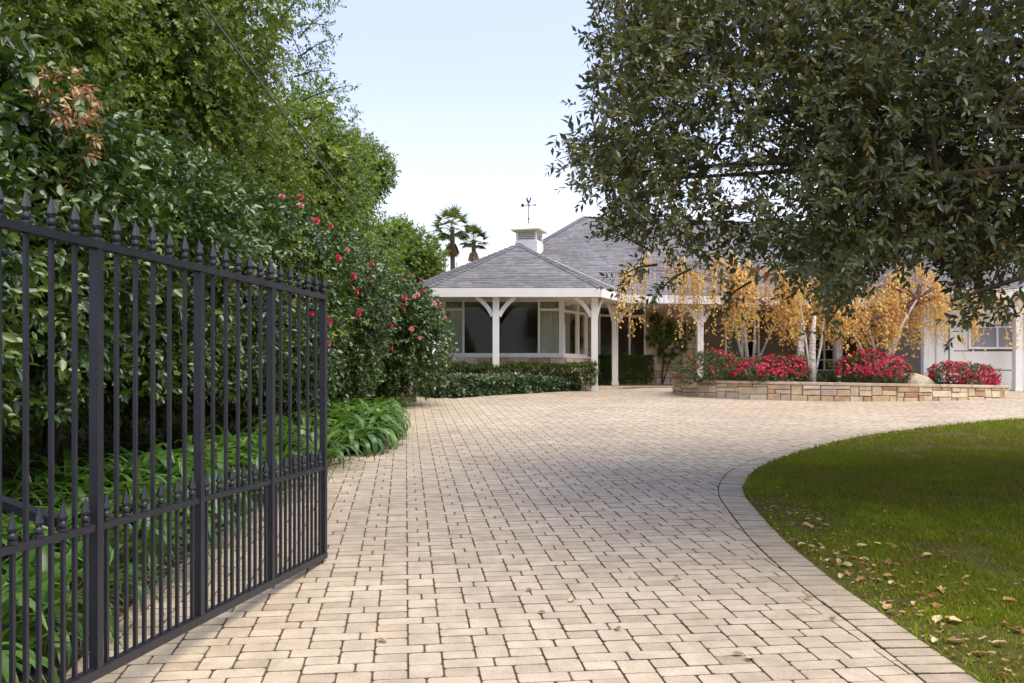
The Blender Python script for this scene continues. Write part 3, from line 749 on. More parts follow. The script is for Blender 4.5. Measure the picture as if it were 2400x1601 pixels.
wall((wx1 + .03, yw(wx1)), (10.6, yw(10.6)), ZF, 3.52, .2, 'brown')
# rooms behind the glass
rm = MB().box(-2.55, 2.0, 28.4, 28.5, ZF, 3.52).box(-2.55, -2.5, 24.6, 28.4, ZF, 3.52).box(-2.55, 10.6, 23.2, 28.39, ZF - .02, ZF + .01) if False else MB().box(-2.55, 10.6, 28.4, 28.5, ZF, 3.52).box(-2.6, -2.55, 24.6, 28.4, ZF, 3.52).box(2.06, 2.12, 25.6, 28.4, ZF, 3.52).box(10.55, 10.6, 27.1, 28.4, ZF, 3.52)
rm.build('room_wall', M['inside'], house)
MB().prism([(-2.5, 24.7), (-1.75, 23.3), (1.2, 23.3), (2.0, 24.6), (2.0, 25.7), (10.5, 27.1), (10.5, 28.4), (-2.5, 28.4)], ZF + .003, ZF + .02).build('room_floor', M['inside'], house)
# a wall well behind the house closes it off
wall((12.0, 36.0), (-3.0, 36.0), ZF, 3.6, .2, 'cream'); wall((-3.1, 28.5), (-3.1, 36), ZF, 3.6, .2, 'cream')

# curtains
def curtain(p0, p1, z0, z1, label, waves=9):
    p0, p1 = Vector((*p0, 0)), Vector((*p1, 0)); d = p1 - p0; n = Vector((d.y, -d.x, 0)).normalized(); m_ = waves * 6
    vv = []
    for i in range(m_ + 1):
        q = p0 + d * (i / m_) + n * (.035 * math.sin(i / 6 * 6.283) + .01 * math.sin(i * 1.7)); vv += [(q.x, q.y, z0), (q.x, q.y, z1)]
    for i in range(m_ + 1):
        q = p0 + d * (i / m_) + n * (.035 * math.sin(i / 6 * 6.283) + .01 * math.sin(i * 1.7) - .006); vv += [(q.x, q.y, z0), (q.x, q.y, z1)]
    k = 2 * (m_ + 1); ff = [(2 * i, 2 * i + 2, 2 * i + 3, 2 * i + 1) for i in range(m_)] + [(k + 2 * i + 1, k + 2 * i + 3, k + 2 * i + 2, k + 2 * i) for i in range(m_)]
    o = MB().add(vv, ff).build('curtain', M['curtain'], None, True)
    MBr = MB().tube([p0 + Vector((0, 0, z1 + .01)), p1 + Vector((0, 0, z1 + .01))], [.012, .012], 6).build('curtain_rod', M['inside'], o)
    tag(o, label, 'curtain')
curtain((-1.72, 23.32), (-1.24, 23.32), ZF + .03, 3.49, 'pale pleated curtain behind the window pane beside the camellia')
curtain((.72, 23.32), (1.2, 23.32), ZF + .03, 3.49, 'pale pleated curtain hanging inside the bay window near its corner')
curtain((1.86, 24.45), (1.98, 24.62), ZF + .03, 3.49, 'narrow pale curtain inside the angled pane of the bay', 4)

# cupola with its weathervane
CC = Vector((.50, 25.85)); ca = rad(-18); cu, cv = Vector((math.cos(ca), math.sin(ca), 0)), Vector((-math.sin(ca), math.cos(ca), 0))
def cbox(a0, a1, b0_, b1_, z0, z1): return Vector((CC.x, CC.y, 0)) + cu * (a0 + a1) / 2 + cv * (b0_ + b1_) / 2 + Vector((0, 0, (z0 + z1) / 2)), cu * (a1 - a0) / 2, cv * (b1_ - b0_) / 2, Vector((0, 0, (z1 - z0) / 2))
cup = MB(); hw = .305
cup.obox(*cbox(-hw - .02, hw + .02, -hw - .02, hw + .02, 4.7, 5.42)); 
for sx in (-1, 1):
    for sy in (-1, 1): cup.obox(*cbox(sx * hw - .05 * (sx > 0), sx * hw + .05 * (sx < 0), sy * hw - .05 * (sy > 0), sy * hw + .05 * (sy < 0), 5.42, 5.73))
cup.obox(*cbox(-hw + .002, hw - .002, -hw + .002, hw - .002, 5.70, 5.735)); cup.obox(*cbox(-hw + .002, hw - .002, -hw + .002, hw - .002, 5.42, 5.46)); cup.obox(*cbox(-.2, .2, -.2, .2, 5.45, 5.7))
cupola = cup.build('cupola', M['white'], house)
for face in range(4):
    for j in range(4):
        z = 5.485 + j * .058; tilt = Vector((0, 0, .022))
        if face % 2 == 0:
            s_ = -1 if face == 0 else 1; c_ = Vector((CC.x, CC.y, z)) + cv * s_ * (hw - .03); MB().obox(c_, cu * (hw - .05), cv * .03 - s_ * tilt * .9, Vector((0, 0, .004)) + cv * s_ * .003).build('louver', M['cream'], cupola)
        else:
            s_ = -1 if face == 1 else 1; c_ = Vector((CC.x, CC.y, z)) + cu * s_ * (hw - .03); MB().obox(c_, cv * (hw - .05), cu * .03 - s_ * tilt * .9, Vector((0, 0, .004)) + cu * s_ * .003).build('louver', M['cream'], cupola)
base3 = Vector((CC.x, CC.y, 0)); mb = MB(); rings = []
for r, z in ((.43, 5.735), (.43, 5.765), (.30, 5.835), (.17, 5.91), (.06, 5.975), (.0, 5.985)):
    rings.append([base3 + cu * sx * r + cv * sy * r + Vector((0, 0, z)) for sx, sy in ((-1, -1), (1, -1), (1, 1), (-1, 1))])
vv = [p for r in rings for p in r]; ff = [(i * 4 + k, i * 4 + (k + 1) % 4, i * 4 + 4 + (k + 1) % 4, i * 4 + 4 + k) for i in range(5) for k in range(4)] + [(3, 2, 1, 0)]
mb.add(vv, ff).build('cupola_roof', M['cupola_roof'], cupola)
vx, vy = CC.x - .02, CC.y
MB().lathe((vx, vy, 5.97), [(.055, 0), (.05, .02), (.012, .03), (.012, .12), (.028, .14), (.028, .16), (.011, .18), (.011, .52), (.022, .53), (.022, .55), (.009, .57), (.009, .62)], 8).build('vane_rod', M['vane'], cupola)
za = 6.51
mb = MB().bar((vx - .16, vy + .03, za), (vx + .18, vy - .03, za), .014, .014).bar((vx - .04, vy - .16, za), (vx + .04, vy + .16, za), .014, .014)
mb.build('vane_arm', M['vane'], cupola)
MB().obox((vx - .175, vy + .03, za), (.04, 0, 0), (0, .006, 0), (0, 0, .045)).build('compass_plate', M['vane'], cupola); MB().obox((vx + .185, vy - .03, za), (.022, 0, 0), (0, .006, 0), (0, 0, .022)).build('compass_plate', M['vane'], cupola)
rs = [(-.075, .13), (-.06, .16), (-.05, .19), (-.03, .18), (-.028, .13), (0, .085), (.03, .10), (.035, .17), (.06, .21), (.05, .16), (.085, .17), (.06, .10), (.03, .03), (.0, .0), (-.03, .03), (-.055, .08)]
n_ = len(rs); pts = [(vx + a, vy - .008, 6.55 + b) for a, b in rs] + [(vx + a, vy + .008, 6.55 + b) for a, b in rs]
MB().add(pts, [tuple(range(n_))[::-1], tuple(range(n_, 2 * n_))] + [(i, (i + 1) % n_, n_ + (i + 1) % n_, n_ + i) for i in range(n_)]).build('rooster', M['vane'], cupola)

# garage wing
gy_ = 22.3; gx0, gx1 = 10.4, 15.5; g0 = gz(gy_) - .1
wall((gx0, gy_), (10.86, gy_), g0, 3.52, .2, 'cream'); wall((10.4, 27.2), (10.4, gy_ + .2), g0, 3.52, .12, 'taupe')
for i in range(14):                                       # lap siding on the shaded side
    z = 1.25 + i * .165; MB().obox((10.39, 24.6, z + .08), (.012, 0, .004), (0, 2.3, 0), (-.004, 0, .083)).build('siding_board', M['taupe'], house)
MB().box(10.88, 10.97, gy_ - .05, gy_ + .08, g0, 3.48).build('door_trim', M['white'], house)
MB().box(10.55, 10.84, gy_ - .03, gy_ - .003, g0 + .15, 3.25).build('side_door', M['cream'], house)
MB().box(10.79, 10.83, gy_ - .07, gy_ - .03, 2.22, 2.34).build('door_handle', M['vane'], house)
zz_ = [gz(22.3), 1.72, 2.2, 2.84, 3.28]
wpx = lambda q: (q - 1200) / F * gy_
for i in range(4):
    if i == 2: continue
    MB().box(10.98, 12.47, gy_ + .01, gy_ + .06, zz_[i] + .012, zz_[i + 1] - .012).build('door_panel', M['cream'], house)
MB().box(10.98, wpx(2270), gy_ + .01, gy_ + .06, zz_[2] + .012, zz_[3] - .012).build('door_panel', M['cream'], house)
window((wpx(2272), gy_), (12.47, gy_), [(0, .63, 2.27, 2.80), (.63, 1, 2.27, 2.80)], .05, .06, pane='blind')
wall((10.97, gy_ - .0), (12.5, gy_ - .0), 3.285, 3.52, .2, 'cream')
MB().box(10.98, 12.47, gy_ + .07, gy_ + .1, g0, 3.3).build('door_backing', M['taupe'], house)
MB().box(12.47, 12.72, gy_ - .02, gy_ + .2, g0, 3.52).build('door_trim', M['white'], house)
for i in range(4):
    MB().box(12.73, 15.3, gy_ + .01, gy_ + .06, zz_[i] + .012, zz_[i + 1] - .012).build('door_panel', M['cream'], house)
window((12.8, gy_ - .02), (15.2, gy_ - .02), [(0, .33, 2.27, 2.80), (.33, .66, 2.27, 2.80), (.66, 1, 2.27, 2.80)], .05, .06, pane='blind')
wall((12.72, gy_), (15.5, gy_), 3.285, 3.52, .2, 'cream')
gE = [Vector((9.85, 21.7, ZE)), Vector((16.2, 21.7, ZE)), Vector((16.2, 26.5, 6.3)), Vector((13.0, 26.5, 6.3))]
shingle_plane(gE, 'roof', house); shingle_plane([Vector((9.85, 27.5, ZE)), gE[0], gE[3]], 'roof', house)
fascia((9.86, 21.7), (16.2, 21.7)); fascia((9.85, 27.4), (9.85, 21.73))
MB().prism([(9.87, 21.73), (16.2, 21.73), (16.2, 27.4), (9.87, 27.4)], ZE - .15, ZE - .12).build('garage_ceiling', M['soffit'], house)

# ------------------------------------------------------------------ raised stone planter
def pz(X): return 1.438 - .0165 * (X - 6.4)
planter = thing('raised_planter', (PC[0], PC[1], gz(18.7)), 'curved raised planter of warm sandstone blocks with a flat cap', 'planter')
def ept(t, k=0.0): return Vector((PC[0] + (PRX + k) * math.cos(t), PC[1] + (PRY + k) * math.sin(t), 0))
def enn(t): return Vector((math.cos(t) / PRX, math.sin(t) / PRY, 0)).normalized()
NT = 160; ring = [(2 * math.pi * i / NT) for i in range(NT)]
inn, out_ = [], []
mb = MB(); vv = []
for t in ring:
    a, b = ept(t, -.32), ept(t, -.045); vv += [(b.x, b.y, gz(b.y) - .1), (b.x, b.y, pz(b.x) - .06), (a.x, a.y, pz(a.x) - .06), (a.x, a.y, gz(a.y) - .1)]
ff = [(4 * i + k, 4 * ((i + 1) % NT) + k, 4 * ((i + 1) % NT) + (k + 1) % 4, 4 * i + (k + 1) % 4) for i in range(NT) for k in range(3)]
core = mb.add(vv, ff).build('mortar_core', M['mortar'], planter)
# arc-length table of the visible front half
ts = np.linspace(math.pi * .93, math.pi * 2.07, 900); xy = np.array([(ept(t).x, ept(t).y) for t in ts]); sl_ = np.r_[0, np.cumsum(np.linalg.norm(np.diff(xy, axis=0), axis=1))]
def at_s(s): return float(np.interp(s, sl_, ts))
drop = 0.055; courses = []
s_end = sl_[-1]
# ashlar: two-course modules with tall stones between split pairs
s = 0.0; stones = []
def push(s0, s1, d0, d1): stones.append((s0, s1, d0, d1))
rows = [(0.055, .155), (.155, .275), (.275, .42)]
s = 0
while s < s_end:
    wd = random.uniform(.32, .62); k = random.random(); a, b = s, min(s + wd, s_end); h1 = .14 + random.uniform(-.03, .03); h2 = .27 + random.uniform(-.03, .03)
    if k < .25: push(a, a + wd * .4, .055, h2); push(a + wd * .4, b, .055, h1); push(a + wd * .4, b, h1, h2)
    elif k < .5: push(a, b, .055, h1 - .02); push(a, a + wd * .55, h1 - .02, h2); push(a + wd * .55, b, h1 - .02, h2)
    elif k < .75: push(a, a + wd * .5, .055, h1); push(a + wd * .5, b, .055, h1); push(a, b, h1, h2)
    else: push(a, b, .055, h1 + .05); push(a, a + wd * .35, h1 + .05, h2); push(a + wd * .35, b, h1 + .05, h2)
    m1 = random.uniform(.3, .7); push(a, a + wd * m1, h2, .45); push(a + wd * m1, b, h2, .45)
    s += wd
for s0, s1, d0, d1 in stones:
    t = at_s((s0 + s1) / 2); p = ept(t); n = enn(t); tg = Vector((-n.y, n.x, 0)); top = pz(p.x) - d0
    if pz(p.x) - d0 < gz(p.y) - .01: continue
    bot = max(pz(p.x) - d1, gz(p.y) - .04); 
    if top - bot < .02: continue
    mb = MB(); mb.rnd = random.random()
    mb.stone(Vector((p.x, p.y, (top + bot) / 2)) - n * .03, tg * max(.02, (s1 - s0) / 2 - .006), n * (.045 * random.uniform(.8, 1.25)), Vector((0, 0, max(.008, (top - bot) / 2 - .005))), .014)
    mb.build('stone', M['wallstone'], planter)
t = 0; capn = 0
s = 0
while s < s_end - .05:
    wd = random.uniform(.55, .85); s1 = min(s + wd, s_end); vv = []; m_ = 5
    for i in range(m_ + 1):
        tt = at_s(s + .004 + (s1 - s - .008) * i / m_); o_, i_ = ept(tt, .035 + random.uniform(-.006, .006)), ept(tt, -.33); z = pz(o_.x)
        vv += [(o_.x, o_.y, z - .055), (o_.x, o_.y, z - .006), (o_.x + (i_.x - o_.x) * .02, o_.y + (i_.y - o_.y) * .02, z), (i_.x, i_.y, z), (i_.x, i_.y, z - .055)]
    ff = [(5 * i + k, 5 * i + 5 + k, 5 * i + 5 + (k + 1) % 5, 5 * i + (k + 1) % 5) for i in range(m_) for k in range(5)] + [(4, 3, 2, 1, 0), tuple(5 * m_ + k for k in range(5))]
    mb = MB(); mb.rnd = random.random(); mb.add(vv, ff).build('cap_stone', M['cap'], planter); s = s1
tag(MB().prism([(ept(t, -.3).x, ept(t, -.3).y) for t in ring], lambda x, y: pz(x) - .3, lambda x, y: pz(x) - .06).build('planter_soil', M['soil'], planter))

# ------------------------------------------------------------------ planting: left side
def stems(root, base, tops, r0, m='bark', name='trunk', seed=0):
    rg = random.Random(seed); mb = MB()
    for tp in tops:
        b, t = Vector(base), Vector(tp); mid = (b + t) / 2 + Vector((rg.uniform(-.15, .15), rg.uniform(-.15, .15), 0)); q1 = b.lerp(mid, .5) + Vector((rg.uniform(-.05, .05), rg.uniform(-.05, .05), 0))
        mb.tube([b, q1, mid, t], [r0, r0 * .8, r0 * .6, r0 * .25], 7)
    return mb.build(name, M[m], root, True)
def blossom_mesh(m, r, seed):
    rg = np.random.default_rng(seed); ps, ds, ns, Ls = [], [], [], []
    for ring_, (cnt, el, ln) in enumerate(((6, .35, 1.0), (6, .8, .85), (4, 1.15, .6))):
        for i in range(cnt):
            a = 6.283 * i / cnt + ring_ * .5 + rg.normal(0, .1); d = np.array([math.cos(a) * math.cos(el), math.sin(a) * math.cos(el), math.sin(el)])
            ps.append(np.zeros(3)); ds.append(d); ns.append(np.array([-math.cos(a) * math.sin(el), -math.sin(a) * math.sin(el), math.cos(el)])); Ls.append(r * ln)
    tv, tf = T6; o = []
    ps, ds, ns, Ls = map(np.array, (ps, ds, ns, Ls)); N = len(ps); d = nrm(ds); n = nrm(ns); s_ = np.cross(d, n)
    V = (ps[:, None] + tv[None, :, 0:1] * (Ls[:, None] * d)[:, None] + tv[None, :, 1:2] * (Ls[:, None] * 1.05 * s_)[:, None] + tv[None, :, 2:3] * (Ls[:, None] * n)[:, None]).reshape(-1, 3)
    Fc = (np.arange(N)[:, None, None] * 6 + tf[None]).reshape(-1, 3)
    return fast_mesh('blossom', V, Fc, m, np.repeat(rg.uniform(0, 1, N), 6))
BRED = [blossom_mesh(M['red'], .052, i) for i in range(3)]; BPNK = [blossom_mesh(M['pink'], .054, 9 + i) for i in range(3)]
def shrub(name, c, r, n, leafm, k, tl, L, W, label, cat, group=None, amp=.12, power=2.5, lo=.62, droop=.25, T=T6, flowers=None, zmin=.0, up=.6, ntrunk=4, face=None):
    rg = np.random.default_rng(int(abs(c[0] * 91 + c[1] * 37)) + n); g0_ = gz(c[1])
    root = thing(name, (c[0], c[1], g0_), label, cat, group)
    p, N = shell(c, r, n, rg, amp, lo, power, g0_ + zmin)
    if face is not None:                                 # leaves only where the garden side can see them
        kk = face(p, N); p, N = p[kk], N[kk]
    s_ = sprigs(p, N, k, tl, L, W, rg, droop, 1.0, up)
    pi, Ni = shell(c, r, n // 3, rg, amp, .35, power, g0_ + zmin); pi = np.array(c) + (pi - np.array(c)) * .8
    s_ = cat_s([s_, sprigs(pi, Ni, 6, tl, L * 1.7, W * 1.8, rg, droop, 1.0, up)])
    kz = s_['pos'][:, 2] > g0_ + .05; s_ = {q: v[kz] for q, v in s_.items()}
    leaves('foliage', **s_, m=M[leafm], parent=root, T=T)
    tops = [Vector((c[0] + random.uniform(-.6, .6) * r[0], c[1] + random.uniform(-.6, .6) * r[1], c[2] + r[2] * random.uniform(.0, .5))) for _ in range(ntrunk)]
    stems(root, (c[0], c[1], g0_ - .05), tops, .05)
    if flowers:
        cnt, meshes, pmin = flowers; done = 0; fp, fN = shell(c, r, cnt * 40, rg, amp, .98, power, g0_ + .6)
        for q in range(len(fp)):
            if done >= cnt: break
            if fN[q, 0] < .1 and fN[q, 1] > -.35: continue
            if fN[q, 2] < -.3: continue
            o = bpy.data.objects.new('blossom', meshes[done % 3] if done % 5 else random.choice(BPNK)); d = Vector(fN[q]) + Vector((0, -.3, .1))
            o.location = Vector(fp[q]) + Vector(fN[q]) * (tl * .8); o.rotation_euler = d.to_track_quat('Z', 'Y').to_euler(); o.scale = [random.uniform(.7, 1.15)] * 3
            link(o, root); done += 1
    return root
vis = lambda p, N: (N[:, 0] > -.45) | (N[:, 1] < -.4)
CG = 'camellia shrubs along the left side of the driveway'
near_labels = ['glossy dark green shrub behind the hinge end of the gate', 'glossy green shrub behind the second bay of the gate', 'glossy green shrub behind the middle of the gate',
               'glossy green shrub behind the free end of the gate']
for i, (x, y, rx, ry, hz_) in enumerate([(-4.45, 4.6, 1.5, 1.35, 3.3), (-4.5, 6.5, 1.55, 1.3, 3.55), (-4.45, 8.5, 1.45, 1.4, 3.4), (-4.25, 10.7, 1.35, 1.3, 3.3)]):
    g0_ = gz(y); shrub('camellia_shrub', (x, y, g0_ + .45 + hz_ / 2 - .2), (rx, ry, hz_ / 2), [5600, 5600, 4600, 3600][i], 'camellia', 7, .16, .088, .046, near_labels[i], 'shrub', CG, power=3.2, face=vis, zmin=1.0 if i < 3 else .8)
shrub('camellia_shrub', (-3.75, 12.9, gz(12.9) + 1.85), (1.35, 1.35, 1.62), 4000, 'camellia', 7, .15, .085, .046, 'tall camellia with red flowers just beyond the free end of the gate', 'shrub', CG, power=2.6, face=vis, zmin=.45, T=T4, flowers=(40, BRED, 0))
shrub('camellia_shrub', (-3.45, 15.3, gz(15.3) + 1.75), (1.35, 1.3, 1.55), 3600, 'camellia', 7, .15, .085, .046, 'camellia with scattered red flowers between the tall one and the house', 'shrub', CG, power=2.5, face=vis, zmin=.45, T=T4, flowers=(30, BRED, 0))
shrub('camellia_shrub', (-2.75, 17.9, gz(17.9) + 1.42), (1.42, 1.25, 1.18), 3400, 'camellia', 7, .15, .085, .046, 'rounded camellia with pink and red flowers beside the bay window', 'shrub', CG, power=2.2, face=vis, zmin=.35, T=T4, flowers=(36, BPNK[:2] + BRED[:1], 0))
# brown dead patch in the hedge
rg = np.random.default_rng(3); p, N = shell((-3.08, 6.25, 3.5), (.18, .25, .16), 42, rg, .2, .5); p2, N2 = shell((-3.05, 6.35, 3.22), (.06, .08, .26), 24, rg, .1, .5)
s_ = sprigs(np.r_[p, p2] , np.r_[N, N2], 7, .09, .06, .024, rg, .5)
deadm = leaves('dead_foliage', **s_, m=M['dry'], T=T4); tag(deadm, 'patch of brown dead leaves caught high in the hedge', 'dead leaves')

# tall hedge trees behind
def lobed_tree(name, x, y, top, rad_, n, leafm, label, cat, group, L=.06, W=.028, k=9, tl=.22, droop=.55, lobes=11, zlo=.8, seed=0, trunk_r=.12, taper=.45):
    rg = np.random.default_rng(seed + int(y * 10)); g0_ = gz(y); root = thing(name, (x, y, g0_), label, cat, group)
    parts_ = []
    for i in range(lobes):
        h = zlo + (top - zlo - g0_) * ((i + .6) / lobes); fr = 1 - taper * max(0, (h / (top - g0_) - .55)) / .45
        a = rg.uniform(0, 6.28); off = rad_ * .42 * fr
        c = (x + math.cos(a) * off, y + math.sin(a) * off, g0_ + h); r = rad_ * fr * rg.uniform(.55, .8)
        p, N = shell(c, (r, r, r * 1.15), int(n / lobes), rg, .14, .72, 2.0, g0_ + .15)
        kk = (N[:, 0] > -.35) | (N[:, 1] < -.5); p, N = p[kk], N[kk]
        parts_.append(sprigs(p, N, k, tl, L, W, rg, droop, .9, .5))
        p, N = shell(c, (r * .8, r * .8, r * .92), int(n / lobes * .35), rg, .14, .35, 2.0, g0_ + .15); parts_.append(sprigs(p, N, 7, tl, L * 2.1, W * 2.4, rg, droop, .9, .5))
    leaves('crown', **cat_s(parts_), m=M[leafm], parent=root, T=T4)
    stems(root, (x, y, g0_ - .1), [Vector((x + rg.uniform(-.5, .5) * rad_, y + rg.uniform(-.5, .5) * rad_, g0_ + top * rg.uniform(.55, .85))) for _ in range(5)], trunk_r, seed=seed)
    return root
TG = 'tall trees in a row behind the shrubs'
TL = ['tall fine-leaved tree at the edge of the picture above the gate hinge', 'tall fine-leaved tree rising behind the dead brown patch', 'tall fine-leaved tree above the middle of the gate',
      'tall fine-leaved tree whose loose twigs reach furthest into the sky', 'broad green tree behind the flowering camellias', 'rounded green tree standing before the palms', 'low yellow-green tree nearest the palms']
for i, (x, y, top, r, n, lf, L) in enumerate([(-7.2, 6.6, 7.6, 2.7, 11500, 'ficus', .062), (-6.5, 9.6, 8.4, 2.6, 12500, 'ficus', .062), (-5.5, 12.6, 9.2, 2.65, 13500, 'ficus', .064),
                                        (-6.7, 16.6, 9.2, 2.4, 6000, 'ficus', .07), (-5.7, 21.0, 7.4, 2.75, 7500, 'tree2', .085), (-5.35, 28.0, 8.2, 2.4, 7500, 'tree2', .095), (-4.6, 37.0, 7.4, 2.2, 5500, 'tree2', .11)]):
    lobed_tree('hedge_tree', x, y, top, r, n, lf, TL[i], 'tree', TG, L, L * .58, seed=i, droop=.35 if i < 4 else .25, taper=.15 if i < 4 else .4, lobes=14 if i < 4 else 11)
tw3 = bpy.data.objects['hedge_tree.002']; rg = np.random.default_rng(61); tp, tN = [], []; mb = MB()
for (a, b_) in (((735, 30), (775, 60)), ((745, 100), (780, 90)), ((750, 205), (822, 200)), ((730, 150), (772, 165)), ((740, 60), (770, 20)), ((750, 250), (790, 275)), ((700, 10), (735, -30))):
    A, B = P(a[0] - 40, a[1] + 30, 12.6), P(b_[0], b_[1], 12.2); mb.tube([A, A.lerp(B, .5) + Vector((0, 0, .03)), B], [.012, .008, .003], 5, False)
    for t in np.linspace(.25, 1, 9): tp.append(np.array(A.lerp(B, t)) + rg.normal(0, .05, 3)); tN.append(np.array((B - A).normalized()))
mb.build('twig', M['bark'], tw3); leaves('foliage', **sprigs(np.array(tp), np.array(tN), 8, .14, .055, .028, rg, .2), m=M['ficus'], parent=tw3)['kind'] = 'stuff'
# palms
def palm(px_, py_, Y, R, label, skirt=True, seed=0):
    rg = np.random.default_rng(seed); c = P(px_, py_, Y); g0_ = gz(Y); root = thing('fan_palm', (c.x, Y, g0_), label, 'palm tree', 'fan palms behind the house')
    MB().tube([(c.x, Y, g0_ - .2), (c.x + .05, Y, g0_ + (c.z - g0_) * .5), (c.x, Y, c.z)], [.2, .15, .13], 8).build('trunk', M['bark'], root, True)
    def fans(n, elr, ln, nm, mm, wid=1.35):
        pos, d, nn, L, W, rn = [], [], [], [], [], []
        for i in range(n):
            az = 2.4 * i + rg.normal(0, .2); el = rg.uniform(*elr); dr = np.array([math.cos(az) * math.cos(el), math.sin(az) * math.cos(el), math.sin(el)])
            b = np.array([c.x, Y, c.z]) + dr * ln * .55; up_ = np.array([0, 0, 1.]); sd2 = nrm(np.cross(dr, up_)[None])[0]; nr = np.cross(sd2, dr); r_ = rg.uniform(.0, 1.0)
            pos.append(np.array([c.x, Y, c.z])); d.append(dr); nn.append(nr); L.append(ln * .58); W.append(.05); rn.append(.5)
            for q in np.linspace(-wid, wid, 13):
                dd = dr * math.cos(q) + sd2 * math.sin(q) + np.array([0, 0, -.25 * abs(q)]); pos.append(b); d.append(dd); nn.append(nr + rg.normal(0, .2, 3)); L.append(ln * .5 * rg.uniform(.8, 1.1)); W.append(.09); rn.append(r_ + rg.normal(0, .1))
        leaves(nm, np.array(pos), np.array(d), np.array(nn), np.array(L), np.array(W), np.clip(np.array(rn), 0, 1), M[mm], root, T4)
    fans(30, (-.85, 1.3), R, 'crown', 'palm')
    if skirt: fans(24, (-1.54, -1.28), R * 1.25, 'dead_skirt', 'palm_dead', .4)
palm(1060, 532, 48, 1.25, 'taller fan palm with a skirt of dead fronds behind the roof', True, 1)
palm(1110, 562, 52, 1.0, 'shorter fan palm beside the taller one behind the roof', True, 2)
pc = P(1042, 600, 44); MB().tube([(pc.x, 44, gz(44) - .2), (pc.x, 44, pc.z)], [.10, .085], 8).build('wooden_pole', M['pole'], None, True)
tag(bpy.data.objects['wooden_pole'], 'thin grey pole standing behind the roof in front of the palms', 'pole')
lobed_tree('garden_bush', -2.4, 40, 6.2, 1.3, 700, 'tree2', 'green bush peeking over the roof under the palms', 'bush', None, .11, .055, lobes=4, seed=31, droop=.2)
# service cables to the house
def cable(pts, r, label):
    q = [P(*p) for p in pts]; o = MB().tube(q, [r] * len(q), 5).build('service_cable', M['cable'], None, True); tag(o, label, 'cable', 'service cables to the house')
def sag(p0, p1, n=10, s=.12): return [(Vector(p0).lerp(Vector(p1), i / n)) + Vector((0, 0, -s * 4 * (i / n) * (1 - i / n))) for i in range(n + 1)]
for (a, b, r, lab) in ((P(395, -100, 7.0), P(972, 655, 24.6), .012, 'thicker overhead cable slanting across the trees to the house'), (P(625, -40, 9.5), P(976, 664, 24.4), .007, 'thinner overhead cable crossing the trees nearer the sky')):
    q = sag(a, b, 12, .10); o = MB().tube(q, [r] * len(q), 5).build('service_cable', M['cable'], None, True); tag(o, lab, 'cable')

# strap-leaved plants
def strap_mesh(L, W, arch, seed, m='strap', nseg=7):
    rg = random.Random(seed); vv = []; r_ = rg.uniform(.2, .9); x = z = 0; th = rg.uniform(1.1, 1.45)
    tw = rg.uniform(-.3, .3)
    for i in range(nseg + 1):
        t = i / nseg; wd = W * (.55 + .9 * t if t < .45 else (1 - ((t - .45) / .55) ** 2.2) * .955 + .0) * .5 + .001
        vv += [(x, -wd, z + wd * .30), (x + .0, 0, z), (x, wd, z + wd * .30)]
        x += math.cos(th) * L / nseg; z += math.sin(th) * L / nseg; th -= arch / nseg * (1 + 1.2 * t)
    ff = []
    for i in range(nseg): ff += [(3 * i, 3 * i + 1, 3 * i + 4, 3 * i + 3), (3 * i + 1, 3 * i + 2, 3 * i + 5, 3 * i + 4)]
    mb = MB(); mb.rnd = r_; mb.add(vv, ff); return mb.mesh('leaf', M[m], True)
SM = [strap_mesh(random.uniform(.62, .95), random.uniform(.052, .074), random.uniform(1.4, 2.6), i) for i in range(14)]
SM2 = [strap_mesh(random.uniform(.7, .95), random.uniform(.070, .095), random.uniform(2.2, 3.3), 100 + i) for i in range(14)]
LM = [strap_mesh(random.uniform(.35, .5), random.uniform(.009, .014), random.uniform(1.5, 2.4), 50 + i, 'liriope') for i in range(8)]
def clump(name, x, y, n, meshes, sc_, label, cat, group, single=True):
    z = gz(y) + .04; root = thing(name, (x, y, z), label, cat, group); off = random.uniform(0, 6.28)
    inst = []
    for i in range(n):
        a = off + i * 2.4 + random.uniform(-.3, .3); q = .05 + .05 * random.random(); k = sc_ * random.uniform(.75, 1.12)
        mtx = Matrix.Translation((x + q * math.cos(a), y + q * math.sin(a), z - .02)) @ Matrix.Rotation(a, 4, 'Z') @ Matrix.Rotation(random.uniform(-.35, .25), 4, 'Y') @ Matrix.Scale(k, 4)
        inst.append((random.choice(meshes), mtx))
    if single:
        for me, mtx in inst:
            o = bpy.data.objects.new('leaf', me); link(o, root); o.matrix_world = mtx; o.matrix_parent_inverse = Matrix.Translation(-root.location)
            o.matrix_basis = mtx
    else:
        V, Fc, R_, b = [], [], [], 0
        for me, mtx in inst:
            A = np.empty(len(me.vertices) * 3); me.vertices.foreach_get('co', A); A = A.reshape(-1, 3); mm = np.array(mtx); V.append(A @ mm[:3, :3].T + mm[:3, 3])
            f_ = np.array([p.vertices[:] for p in me.polygons]); Fc.append(f_ + b); b += len(A); r0 = me.attributes['rnd'].data[0].value; R_.append(np.full(len(A), min(1, max(0, r0 + random.uniform(-.2, .2)))))
        link(bpy.data.objects.new('leaves', fast_mesh('leaves', np.concatenate(V), np.concatenate(Fc), meshes[0].materials[0], np.concatenate(R_), True)), root)
    return root
spots = []
rs_ = random.Random(5)
y = 2.9
while y < 10.4:
    for xr in (-2.30, -2.74, -3.2, -3.7):
        if xr < -3.4 and y > 8.5: continue
        spots.append((xr + rs_.uniform(-.1, .1) + (.12 if 9.6 < y else 0), y + rs_.uniform(-.15, .15)))
    y += .52
spots += [(-2.18, 2.75), (-2.16, 3.2), (-2.18, 3.65), (-2.2, 4.1), (-2.4, 3.4), (-2.45, 2.9)]
